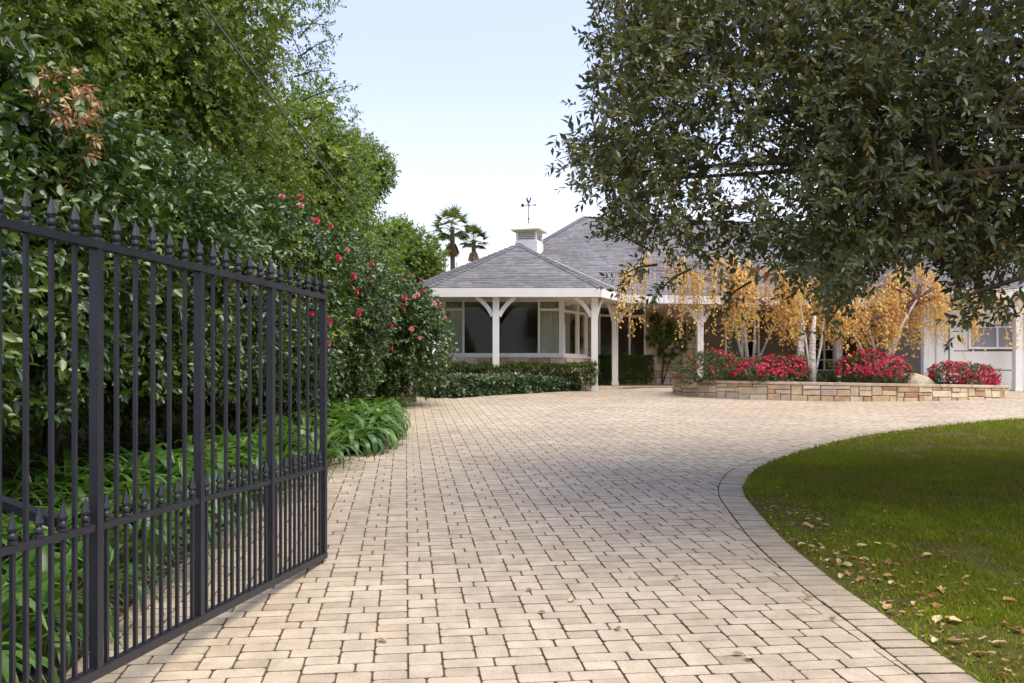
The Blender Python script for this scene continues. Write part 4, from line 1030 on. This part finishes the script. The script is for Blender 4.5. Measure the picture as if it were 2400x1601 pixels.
for (x, y) in spots:
    pxx = 1200 + F * x / y
    if pxx < -250: continue
    near_ = y < 6.2 and x > -3.0
    clump('strap_leaf_plant', x, y, 25, SM, .98 if x < -2.2 or y > 4.3 else .72, 'arching strap-leaved green plant in the bed behind the gate', 'plant', 'strap-leaved plants behind the gate', near_)
for (x, y, k) in [(-2.05, 10.9, 1.0), (-2.4, 11.4, 1.15), (-1.95, 11.5, 1.0), (-2.2, 12.1, 1.1), (-2.7, 12.2, 1.2), (-2.15, 12.8, 1.05), (-2.55, 13.2, 1.1), (-2.3, 13.8, 1.05), (-2.75, 14.3, 1.1), (-2.35, 14.7, .95), (-2.5, 15.5, .9), (-2.9, 11.5, 1.2), (-2.6, 10.7, 1.15), (-1.98, 12.25, .85), (-2.12, 13.4, .85)]:
    clump('strap_leaf_plant', x + .10, y, 44, SM2, k * 1.0, 'large arching strap-leaved plant beside the drive beyond the gate', 'plant', 'strap-leaved plants beyond the gate', False)
for (x, y, k) in [(-2.18, 16.9, .62), (-2.42, 17.3, .7), (-2.2, 17.5, .6)]:
    clump('strap_leaf_plant', x, y, 30, SM, k, 'small strap-leaved tuft at the foot of the rounded camellia', 'plant', 'tufts under the camellia', False)
for (x, y) in [(-2.12, 4.3), (-2.16, 5.0), (-2.22, 5.6), (-2.2, 6.2), (-2.22, 6.9), (-2.2, 7.6), (-2.3, 4.6)]:
    clump('liriope_tuft', x, y, 60, LM, .9, 'fine pale-bladed grass tuft at the paving edge behind the gate', 'plant', 'grass tufts at the paving edge', False)

# ------------------------------------------------------------------ front bed: hedges
def hedge(name, poly_fn, n, leafm, k, L, W, label, tl=.07, T=T4):
    p, N, loc = poly_fn(n); root = thing(name, loc, label, 'hedge'); rg = np.random.default_rng(n)
    leaves('foliage', **sprigs(p, N, k, tl, L, W, rg, .05, 1.0, .6), m=M[leafm], parent=root, T=T)
    mb = MB()
    for q in range(0, len(p), max(1, len(p) // 26)):
        x, y_, z = p[q]; mb.tube([(x, y_ + .05, gz(y_) - .05), (x + random.uniform(-.05, .05), y_ + .05, max(gz(y_) + .1, z - .05))], [.012, .006], 5)
    mb.build('stems', M['bark'], root); return root
def band(a, b, depth, z1, amp, und=.0):
    def fn(n):
        rg = np.random.default_rng(n); A, B = np.array(a), np.array(b); d = (B - A) / np.linalg.norm(B - A); nn = np.array([d[1], -d[0]])
        t = rg.uniform(0, 1, n); kind = rg.uniform(0, 1, n); pos = A + (B - A) * t[:, None]; zb = S * np.minimum(pos[:, 1], 25) + .04; top = np.full(n, z1) + (vnoise(t * 14, t * 0, 2) - .5) * amp
        u = rg.uniform(0, 1, n); front = kind < .6
        p = np.zeros((n, 3)); N = np.zeros((n, 3))
        w_ = rg.uniform(0, 1, n) * depth
        off = np.where(front, -(.0 + .06 * rg.uniform(0, 1, n)) - (vnoise(t * 18, u * 3, 5) - .5) * amp, -w_)
        p[:, :2] = pos + nn * off[:, None]; p[:, 2] = np.where(front, zb + und + (top - zb - und) * u ** .8, top - .05 * rg.uniform(0, 1, n))
        N[:, :2] = nn * np.where(front, 1, .1)[:, None]; N[:, 2] = np.where(front, .25, 1)
        return p, nrm(N), (float(pos[:, 0].mean()), float(pos[:, 1].mean()), float(zb.mean()))
    return fn
hedge('ivy_hedge', band((-1.55, 19.55), (1.62, 22.05), .9, H - .03, .16), 3400, 'ivy', 6, .085, .065, 'low blue-green leafy hedge at the front edge of the house bed', .07)
hedge('ivy_hedge', band((-2.1, 20.3), (-1.5, 19.5), .8, H - .03, .14), 620, 'ivy', 6, .085, .065, 'short end of leafy hedge turning beside the rounded camellia', .07)
hedge('clipped_hedge', band((-2.1, 21.75), (2.05, 21.75), .7, H + (885 - 846) / F * 21.75 - .10, .10, .12), 3800, 'box', 7, .045, .026, 'long clipped green hedge under the bay window', .07)
hedge('box_hedge', band((2.42, 24.75), (3.95, 25.0), .5, H + (885 - 836) / F * 24.8, .03), 3400, 'box', 8, .035, .022, 'dark square clipped hedge below the window beside the stone wall', .05)
# ivy climbing the stone wall
rg = np.random.default_rng(77); pts = []
for cx, cz, r, n in ((4.1, 3.1, .26, 30), (4.3, 2.75, .34, 42), (4.6, 2.95, .3, 30), (4.3, 2.25, .2, 18), (4.75, 2.5, .3, 26), (3.98, 2.7, .2, 16), (4.95, 2.85, .3, 24), (4.65, 2.05, .25, 16)):
    a = rg.uniform(0, 6.28, n); q = r * np.sqrt(rg.uniform(0, 1, n)); x = cx + q * np.cos(a) * .9; pts.append(np.stack([x, 25.42 + .1766 * (x - 2.5) - .08 - rg.uniform(0, .08, n), cz + q * np.sin(a)], 1))
p = np.concatenate(pts); N = np.tile(np.array([[.1, -1, .2]]), (len(p), 1))
root = thing('wall_creeper', (4.3, 25.5, ZF), 'green creeper climbing the sandstone wall beside the window', 'creeper')
leaves('foliage', **sprigs(p, N, 6, .08, .09, .075, rg, .5, 1.0, .3), m=M['tree2'], parent=root)
mb = MB(); mb.tube([(4.3, 25.66, ZF), (4.35, 25.66, 2.2), (4.2, 25.66, 3.2)], [.02, .015, .008], 5); mb.tube([(4.3, 25.66, ZF), (4.6, 25.7, 2.2), (4.8, 25.72, 2.9)], [.02, .015, .008], 5); mb.build('stem', M['bark'], root)

# ------------------------------------------------------------------ planter plants
def azalea(c, r, label, flowers, bias=None):
    rg = np.random.default_rng(int(c[0] * 100)); root = thing('azalea_bush', (c[0], c[1], pz(c[0]) - .06), label, 'bush', 'azaleas in the raised planter')
    p, N = shell(c, r, 1100, rg, .13, .55, 2.2, pz(c[0]) - .05); leaves('foliage', **sprigs(p, N, 7, .07, .05, .022, rg, .05), m=M['azalea'], parent=root)
    p, N = shell(c, r, flowers * 9, rg, .13, .97, 2.2, pz(c[0]))
    k = (N[:, 1] < .35) & (bumps(p * 4.0, rg, 1.0, 6, (1.5, 3.5)) > -.55)
    if bias is not None: k &= bias(p, N, rg)
    N = nrm(N + rg.normal(0, .45, N.shape)); p = p + rg.normal(0, .02, p.shape)
    p, N = p[k][:int(flowers * 2.5)], N[k][:int(flowers * 2.5)]; m_ = len(p); pet = 5
    d = []; base = []; nn = []
    a = nrm(np.cross(N, rg.normal(0, 1, (m_, 3)))); b = np.cross(N, a)
    for j in range(pet):
        t = 6.283 * j / pet; d.append(nrm(a * math.cos(t) + b * math.sin(t)) + N * .35); base.append(p + N * .05); nn.append(N)
    rn = np.tile(np.clip(rg.normal(.5, .25, m_), 0, 1), pet)
    o = leaves('blossoms', np.concatenate(base), np.concatenate(d), np.concatenate(nn), .034, .031, rn, M['magenta'], root, T4); o['kind'] = 'stuff'
    MB().tube([(c[0], c[1], pz(c[0]) - .1), (c[0] + .05, c[1], c[2])], [.03, .015], 6).build('stem', M['bark'], root)
def pxY(px_, Y): return (px_ - 1200) / F * Y
zz2 = lambda py_, Y: H - (py_ - HORIZON) / F * Y
azalea((pxY(1662, 20.1), 20.1, zz2(866, 20.1)), (.74, .6, .40), 'olive green azalea with red flowers on one side at the planter end', 130, lambda p, N, rg: (N[:, 0] > .05) & (N[:, 2] > -.1) | (rg.uniform(0, 1, len(p)) < .08))
azalea((pxY(1800, 19.5), 19.5, zz2(877, 19.5)), (.80, .5, .33), 'azalea covered in red flowers in front of the birch stems', 210, lambda p, N, rg: N[:, 2] > -.1)
azalea((pxY(2040, 19.6), 19.6, zz2(872, 19.6)), (.80, .5, .38), 'large azalea with red flowers between the white trunk and the boulder', 240, lambda p, N, rg: N[:, 2] > -.25)
azalea((pxY(2252, 19.9), 19.9, zz2(886, 19.9)), (.68, .5, .32), 'domed azalea dense with red flowers at the garage end of the planter', 300)
shrub('boxwood_ball', (pxY(1872, 21.2), 21.2, zz2(866, 21.2)), (.28, .28, .34), 330, 'box', 8, .06, .04, .025, 'small dark clipped bush behind the red azalea', 'bush', None, .05, 2.6, .6, .05, T4, ntrunk=1)
shrub('boxwood_ball', (pxY(1935, 19.9), 19.9, zz2(893, 19.9)), (.22, .25, .16), 150, 'azalea', 7, .06, .05, .022, 'low green bush at the foot of the white birch trunk', 'bush', None, .1, 2.2, .6, .05, T4, ntrunk=1)
# boulder
bc = Vector((pxY(2142, 19.8), 19.9, pz(pxY(2142, 19.8)) - .06)); nu, nv = 22, 12; vv = []
rg = np.random.default_rng(8); D = []
for j in range(nv + 1):
    for i in range(nu):
        el = math.pi / 2 * j / nv; az = 2 * math.pi * i / nu; D.append((math.cos(az) * math.cos(el), math.sin(az) * math.cos(el), math.sin(el)))
D = np.array(D); rr = 1 + bumps(D, rg, .07, 8, (2, 7)); V = D * rr[:, None] * np.array([.46, .36, .32]); V[:, 0] += -.05 * V[:, 2]; V += np.array(bc) + np.array([0, 0, -.02])
Fc = np.array([(j * nu + i, j * nu + (i + 1) % nu, (j + 1) * nu + (i + 1) % nu, (j + 1) * nu + i) for j in range(nv) for i in range(nu)])
bo = link(bpy.data.objects.new('boulder', fast_mesh('boulder', V, Fc, M['boulder'], np.full(len(V), .5), True))); tag(bo, 'pale rounded boulder between the two red azaleas in the planter', 'boulder')

# weeping birches
def birch(base, stem_tops, dome, n, label, seed, r0=.06, leafk=38, bare=0.0, zfloor=2.0):
    rg = np.random.default_rng(seed); root = thing('weeping_birch', base, label, 'tree', 'weeping birches in the raised planter')
    mb = MB()
    for tp, rr in stem_tops:
        b, t = Vector(base), Vector(tp); m1 = b.lerp(t, .35) + Vector((rg.uniform(-.05, .05), 0, .1)); m2 = b.lerp(t, .7) + Vector((rg.uniform(-.06, .06), 0, .1)); mb.tube([b - Vector((0, 0, .15)), m1, m2, t], [rr, rr * .82, rr * .6, rr * .3], 8)
    mb.build('trunk', M['birchbark'], root, True)
    pos, d, nn, rn = [], [], [], []; tw = MB()
    for (cx, cy, cz, rx, ry, rz, cnt, brx) in dome:
        for i in range(cnt):
            a = rg.uniform(0, 6.28); q = math.sqrt(rg.uniform(.05, 1)); x, y_ = cx + rx * q * math.cos(a), cy + ry * q * math.sin(a); z = cz + rz * (1 - q * q) + rg.normal(0, .08)
            if math.sin(x * 5.1 + seed) + math.sin(x * 2.3 + y_ * 4.0) < -.75: continue
            ln = rg.uniform(.7, 1.8); zend = max(zfloor + rg.uniform(-.1, .5), z - ln); out = np.array([math.cos(a), math.sin(a)]) * rg.uniform(.0, .22)
            if z - zend < .15: continue
            pts = []
            for s_ in np.linspace(0, 1, 6): pts.append(np.array([x + out[0] * math.sin(s_ * 1.6), y_ + out[1] * math.sin(s_ * 1.6), z + (zend - z) * s_ ** 1.25 + .05 * math.sin(s_ * 3)]) + rg.normal(0, .012, 3))
            pts = np.array(pts); tw.tube([Vector(p_) for p_ in pts], [.004, .0035, .003, .003, .002, .0015], 3, False)
            if rg.uniform() < brx: kk = rg.integers(0, 4)
            else: kk = rg.integers(4, leafk + 14)
            u = np.sort(rg.uniform(.05, 1, kk)) * 5
            for uu in u:
                i0 = min(4, int(uu)); p_ = pts[i0] + (pts[i0 + 1] - pts[i0]) * (uu - i0); az = rg.uniform(0, 6.28)
                pos.append(p_ + rg.normal(0, .035, 3)); d.append((math.cos(az) * .7, math.sin(az) * .7, -.9)); nn.append((math.cos(az), math.sin(az), .6) + rg.normal(0, .4, 3)); rn.append(rg.normal(.5, .25))
        # arching limbs that carry the strands
        bq = Vector(stem_tops[rg.integers(0, len(stem_tops))][0])
        for i in range(7):
            a = rg.uniform(0, 6.28); e = Vector((cx + rx * .75 * math.cos(a), cy + ry * .75 * math.sin(a), cz + rz * .45)); mid = bq.lerp(e, .5) + Vector((0, 0, .25)); tw.tube([bq, mid, e], [.022, .014, .006], 5, False)
    L = rg.uniform(.05, .078, len(pos))
    leaves('crown', np.array(pos), np.array(d), np.array(nn), L, L * .75, np.clip(np.array(rn), 0, 1), M['birch'], root, T4)
    o = tw.build('twigs', M['twig'], root); o['kind'] = 'stuff'
    return root
def bp(px_, py_, Y): p_ = P(px_, py_, Y); return (p_.x, p_.y, p_.z)
Y1 = 20.6; bx = pxY(1760, Y1)
birch((bx, Y1, pz(bx) - .06), [(bp(1728, 690, 20.5), .05), (bp(1690, 660, 20.9), .035), (bp(1830, 740, 20.3), .028), (bp(1775, 660, 20.8), .035)],
      [(pxY(1545, 20.4), 20.4, 3.75, .95, .9, .75, 170, .72), (pxY(1690, 20.4), 20.4, 3.75, .85, .8, .7, 130, .3), (pxY(1790, 20.3), 20.3, 3.5, .8, .7, .7, 125, .08)], 0, 'weeping birch with several white stems and bare pinkish twigs toward the house', 1, zfloor=2.0)
Y2 = 19.5; bx = pxY(1903, Y2)
birch((bx, Y2, pz(bx) - .06), [(bp(1910, 740, 19.5), .095), (bp(1955, 660, 19.8), .03), (bp(1860, 650, 19.4), .03)],
      [(pxY(1890, 19.7), 19.7, 3.35, .75, .6, .6, 105, .05), (pxY(1960, 19.9), 19.9, 3.3, .6, .6, .6, 90, .05)], 0, 'weeping birch with one thick white trunk and yellow leaves', 2, zfloor=2.1)
Y3 = 20.2; bx = pxY(2062, Y3)
birch((bx, Y3, pz(bx) - .06), [(bp(1992, 770, 20.2), .05), (bp(2036, 770, 20.4), .05), (bp(2125, 740, 20.0), .06), (bp(2150, 700, 20.0), .05)],
      [(pxY(2030, 20.2), 20.2, 3.15, .75, .7, .6, 120, .05), (pxY(2130, 20.1), 20.1, 3.4, .75, .7, .75, 125, .08), (pxY(2215, 20.2), 20.2, 3.2, .75, .6, .6, 60, .15), (pxY(2350, 20.3), 20.3, 3.3, .6, .6, .5, 16, .4)], 0, 'golden weeping birch with leaning stems nearest the garage', 3, zfloor=2.0)

# ------------------------------------------------------------------ evergreen oak over the lawn
OC, OR = np.array([5.3, 7.6, 4.6]), np.array([5.6, 2.9, 3.3])
rg = np.random.default_rng(42)
outline = [(1420, -400), (1425, 0), (1400, 110), (1430, 190), (1385, 250), (1440, 300), (1425, 345), (1330, 368), (1360, 415), (1440, 420), (1430, 490), (1475, 535), (1510, 570), (1570, 585), (1620, 612), (1690, 630), (1735, 588), (1790, 610), (1830, 630), (1870, 675), (1960, 700), (2010, 680), (2060, 630), (2110, 612), (2190, 605), (2230, 665), (2260, 715), (2290, 705), (2330, 645), (2420, 605), (2900, 590), (2900, -400)]
m_ = 150000
D = rg.uniform(-1, 1, (m_, 3)); q = (np.abs(D) ** 4.2).sum(1); D = D[q < 1]; q = q[q < 1]
p = OC + D * OR
px_, py_ = proj(p); jx, jy = bumps(p, rg, 22, 8, (3, 9)) + rg.normal(0, 12, len(p)), bumps(p, rg, 20, 8, (3, 9)) + rg.normal(0, 12, len(p))
k = (p[:, 1] > 4.3) & pip(px_ + jx, py_ + jy, outline); k |= (p[:, 1] > 4.3) & (px_ > 2600) & (p[:, 2] > 2.3)
k &= p[:, 2] < 5.3 + np.maximum(0, p[:, 0] - 1.2) * .8
D, p, q = D[k], p[k], q[k]
# clumping: keep points where a 3-d noise is high, denser near the outside
cl_ = bumps(p * .9, rg, .5, 14, (1.8, 4.2)); keepp = rg.uniform(0, 1, len(p)) < np.clip(.36 + .75 * cl_ + .2 * (q - .5), .02, .95)
D, p = D[keepp], p[keepp]
p = p[:33000]; D = D[:33000]
tw_a = [((1440, 330), (1312, 372), 7.4), ((1430, 400), (1345, 440), 7.6), ((1430, 250), (1368, 243), 7.9), ((1440, 130), (1392, 88), 8.2), ((1440, 350), (1375, 318), 7.5), ((1460, 520), (1405, 545), 7.6), ((1470, 590), (1395, 535), 7.5), ((1480, 620), (1450, 650), 7.3), ((1560, 630), (1535, 690), 7.2), ((2240, 720), (2245, 760), 5.6), ((2330, 690), (2360, 720), 5.6), ((1930, 700), (1940, 760), 6.2), ((1700, 660), (1690, 720), 6.9), ((1450, 470), (1415, 490), 7.7)]
tip_p, tip_d, tip_tw = [], [], []
for a_, b_, yy in tw_a:
    A, B = P(a_[0] + 60, a_[1], yy), P(b_[0], b_[1], yy - .1); tip_tw.append((A, B))
    for t in np.linspace(.25, .95, 9): tip_p.append(np.array(A.lerp(B, t)) + rg.normal(0, .045, 3)); tip_d.append(np.array((B - A).normalized()))
p = np.concatenate([p, np.array(tip_p)]); D = np.concatenate([D, np.array(tip_d) * OR])
di = rg.uniform(-1, 1, (26000, 3)); di = di[(np.abs(di) ** 4).sum(1) < 1]; pin = OC + np.array([0, .5, 0]) + di * OR * np.array([.9, .55, .86]); ax_, ay_ = proj(pin); kk = pip(ax_ + rg.normal(0, 25, len(pin)), ay_ + 45 + rg.normal(0, 20, len(pin)), outline) & (bumps(pin * .9, rg, .5, 14, (1.8, 4.2)) > -.12); kk &= pin[:, 2] < 5.0 + np.maximum(0, pin[:, 0] - 1.2) * .8; pin = pin[kk][:5800]
N = nrm(D / OR + rg.normal(0, .25, D.shape) + np.array([0, 0, .1]))
oak = thing('evergreen_oak', (7.9, 7.2, gz(7.2)), 'large dark evergreen oak overhanging the lawn and driveway', 'tree')
near_k = p[:, 1] < 6.3
s1 = sprigs(p[near_k], N[near_k], 8, .14, .060, .026, rg, .12, .85, .7)
leaves('crown', **s1, m=M['oak'], parent=oak, T=T6)
s1 = sprigs(p[~near_k], N[~near_k], 8, .16, .067, .030, rg, .12, .85, .7)
leaves('crown', **s1, m=M['oak'], parent=oak, T=T4)
leaves('crown', **sprigs(pin, nrm(rg.normal(0, 1, pin.shape)), 7, .2, .105, .05, rg, .12, .85, .7), m=M['oak'], parent=oak, T=T4)
mb = MB(); tb = Vector((7.9, 7.2, gz(7.2) - .15)); fork = Vector((7.6, 7.1, 2.7)); mb.tube([tb, (7.85, 7.2, 1.4), fork], [.36, .28, .25], 10)
limb_ends = [P(2230, 705, 6.0), P(1830, 560, 7.2), P(1700, 260, 8.0), P(1560, 420, 8.6), P(1480, 120, 8.4), P(2050, 40, 7.0), P(2000, 430, 6.2), P(1470, 400, 7.6), P(2300, 300, 5.6), Vector((6, 8.5, 8)), Vector((9, 8.8, 7)), Vector((9.6, 6, 6.5))]
subs = []
for e in limb_ends:
    e = Vector(e); c1 = fork.lerp(e, .35) + Vector((0, 0, .35)); c2 = fork.lerp(e, .7) + Vector((0, 0, .25)); mb.tube([fork, c1, c2, e], [.11, .06, .034, .010], 7, False)
    for j in range(9):
        st = c1.lerp(c2, random.random()) if j < 4 else c2.lerp(e, random.random()); t_ = st + Vector((random.uniform(-.9, .7), random.uniform(-.8, .6), random.uniform(-.35, .6))); mb.tube([st, st.lerp(t_, .5) + Vector((0, 0, .08)), t_], [.022, .013, .005], 5, False)
for A, B in tip_tw: mb.tube([A, A.lerp(B, .5) + Vector((0, 0, .03)), B], [.011, .008, .003], 5, False)
mb.build('trunk', M['bark'], oak, True)
p3 = np.array([P(1775, 622, 6.6), P(1800, 632, 6.6), P(1812, 640, 6.6)]); o = leaves('dead_leaves', p3[[0, 0, 1, 1, 2, 2]] + rg.normal(0, .02, (6, 3)), np.tile([[-.2, -.2, -1.]], (6, 1)) + rg.normal(0, .25, (6, 3)), np.tile([[.2, -1., .1]], (6, 1)), .11, .04, np.full(6, .35), M['dry'], oak, T6)

# ------------------------------------------------------------------ fallen leaves
def fl_mesh(seed):
    rg_ = random.Random(seed); mb = MB(); mb.rnd = rg_.random() ** .8; n = 9; cz = rg_.uniform(.01, .022); vv = [(0, 0, 0)]
    for i in range(n):
        a = 6.283 * i / n; r = .5 * (1 + .25 * math.cos(a) + rg_.uniform(-.14, .14)); vv.append((r * 1.25 * math.cos(a), r * .75 * math.sin(a), (abs(math.sin(a)) * cz * 9 + rg_.uniform(-.03, .12))))
    mb.add(vv, [(0, 1 + i, 1 + (i + 1) % n) for i in range(n)]); return mb.mesh('fallen_leaf', M['dry'])
FL = [fl_mesh(i) for i in range(16)]
def fallen(x, y, size, label, group=None, z=.06):
    o = bpy.data.objects.new('fallen_leaf', random.choice(FL)); o.location = (x, y, gz(y) + z); o.scale = (size, size, size); o.rotation_euler = (random.uniform(-.35, .35), random.uniform(-.35, .35), random.uniform(0, 6.28)); COL.objects.link(o)
    tag(o, label, 'leaf', group)
for (px_, py_, sz, lab) in [(895, 1530, .045, 'single curled dry leaf on the pavers nearest the gate'), (1340, 1434, .045, 'brown and white curled leaf on the pavers in mid drive'), (1240, 1408, .035, 'small tan leaf on the pavers above the brown one'), (1268, 1462, .03, 'tan leaf lying across a paver joint in mid drive'), (1585, 1382, .04, 'yellow leaf on the pavers nearest the lawn curve'), (1478, 1376, .025, 'small pale leaf beside the yellow leaf on the pavers'), (1450, 1504, .04, 'tan leaf on the pavers toward the front of the drive'),
                            (1734, 1564, .045, 'brown leaf on the front pavers near the border'), (1757, 1576, .05, 'pale yellow leaf beside the brown one on the front pavers'), (1894, 1428, .045, 'pale leaf on the border pavers'), (1955, 1475, .035, 'pale leaf lying just inside the border pavers')]:
    x, y = G(px_, py_); fallen(x, y, sz, lab, None, .062)
rl = random.Random(12); placed = 0
while placed < 210:
    y = rl.uniform(3.7, 13.5) if rl.random() < .35 else rl.uniform(3.7, 6.8); i = min(range(len(curve)), key=lambda j: abs(curve[j][1] - y)); x = curve[i][0] + .03 + abs(rl.gauss(0, .55)) * (1 if y < 8 else .5)
    pxx, pyy = 1200 + F * x / y, HORIZON + F * (H - gz(y)) / y
    if pxx > 2420 or pyy > 1630: continue
    fallen(x, y, rl.uniform(.026, .06), 'dry fallen leaf lying on the lawn', 'fallen leaves on the lawn', .066); placed += 1
n = 900; y = RNG.uniform(3.6, 9.5, n); ci = np.array([np.argmin(np.abs(curve[:120, 1] - v)) for v in y]); x = curve[ci, 0] + .02 + np.abs(RNG.normal(0, .35, n))
az = RNG.uniform(0, 6.28, n); o = leaves('leaf_litter', np.stack([x, y, S * y + .062], 1), np.stack([np.cos(az), np.sin(az), RNG.normal(0, .2, n)], 1), np.stack([RNG.normal(0, .3, n), RNG.normal(0, .3, n), np.ones(n)], 1), RNG.uniform(.014, .034, n), RNG.uniform(.01, .02, n), RNG.uniform(0, 1, n), M['dry'], None, T4)
tag(o, 'scattered crumbs of dry leaf litter along the lawn edge', 'leaf litter', None, 'stuff')
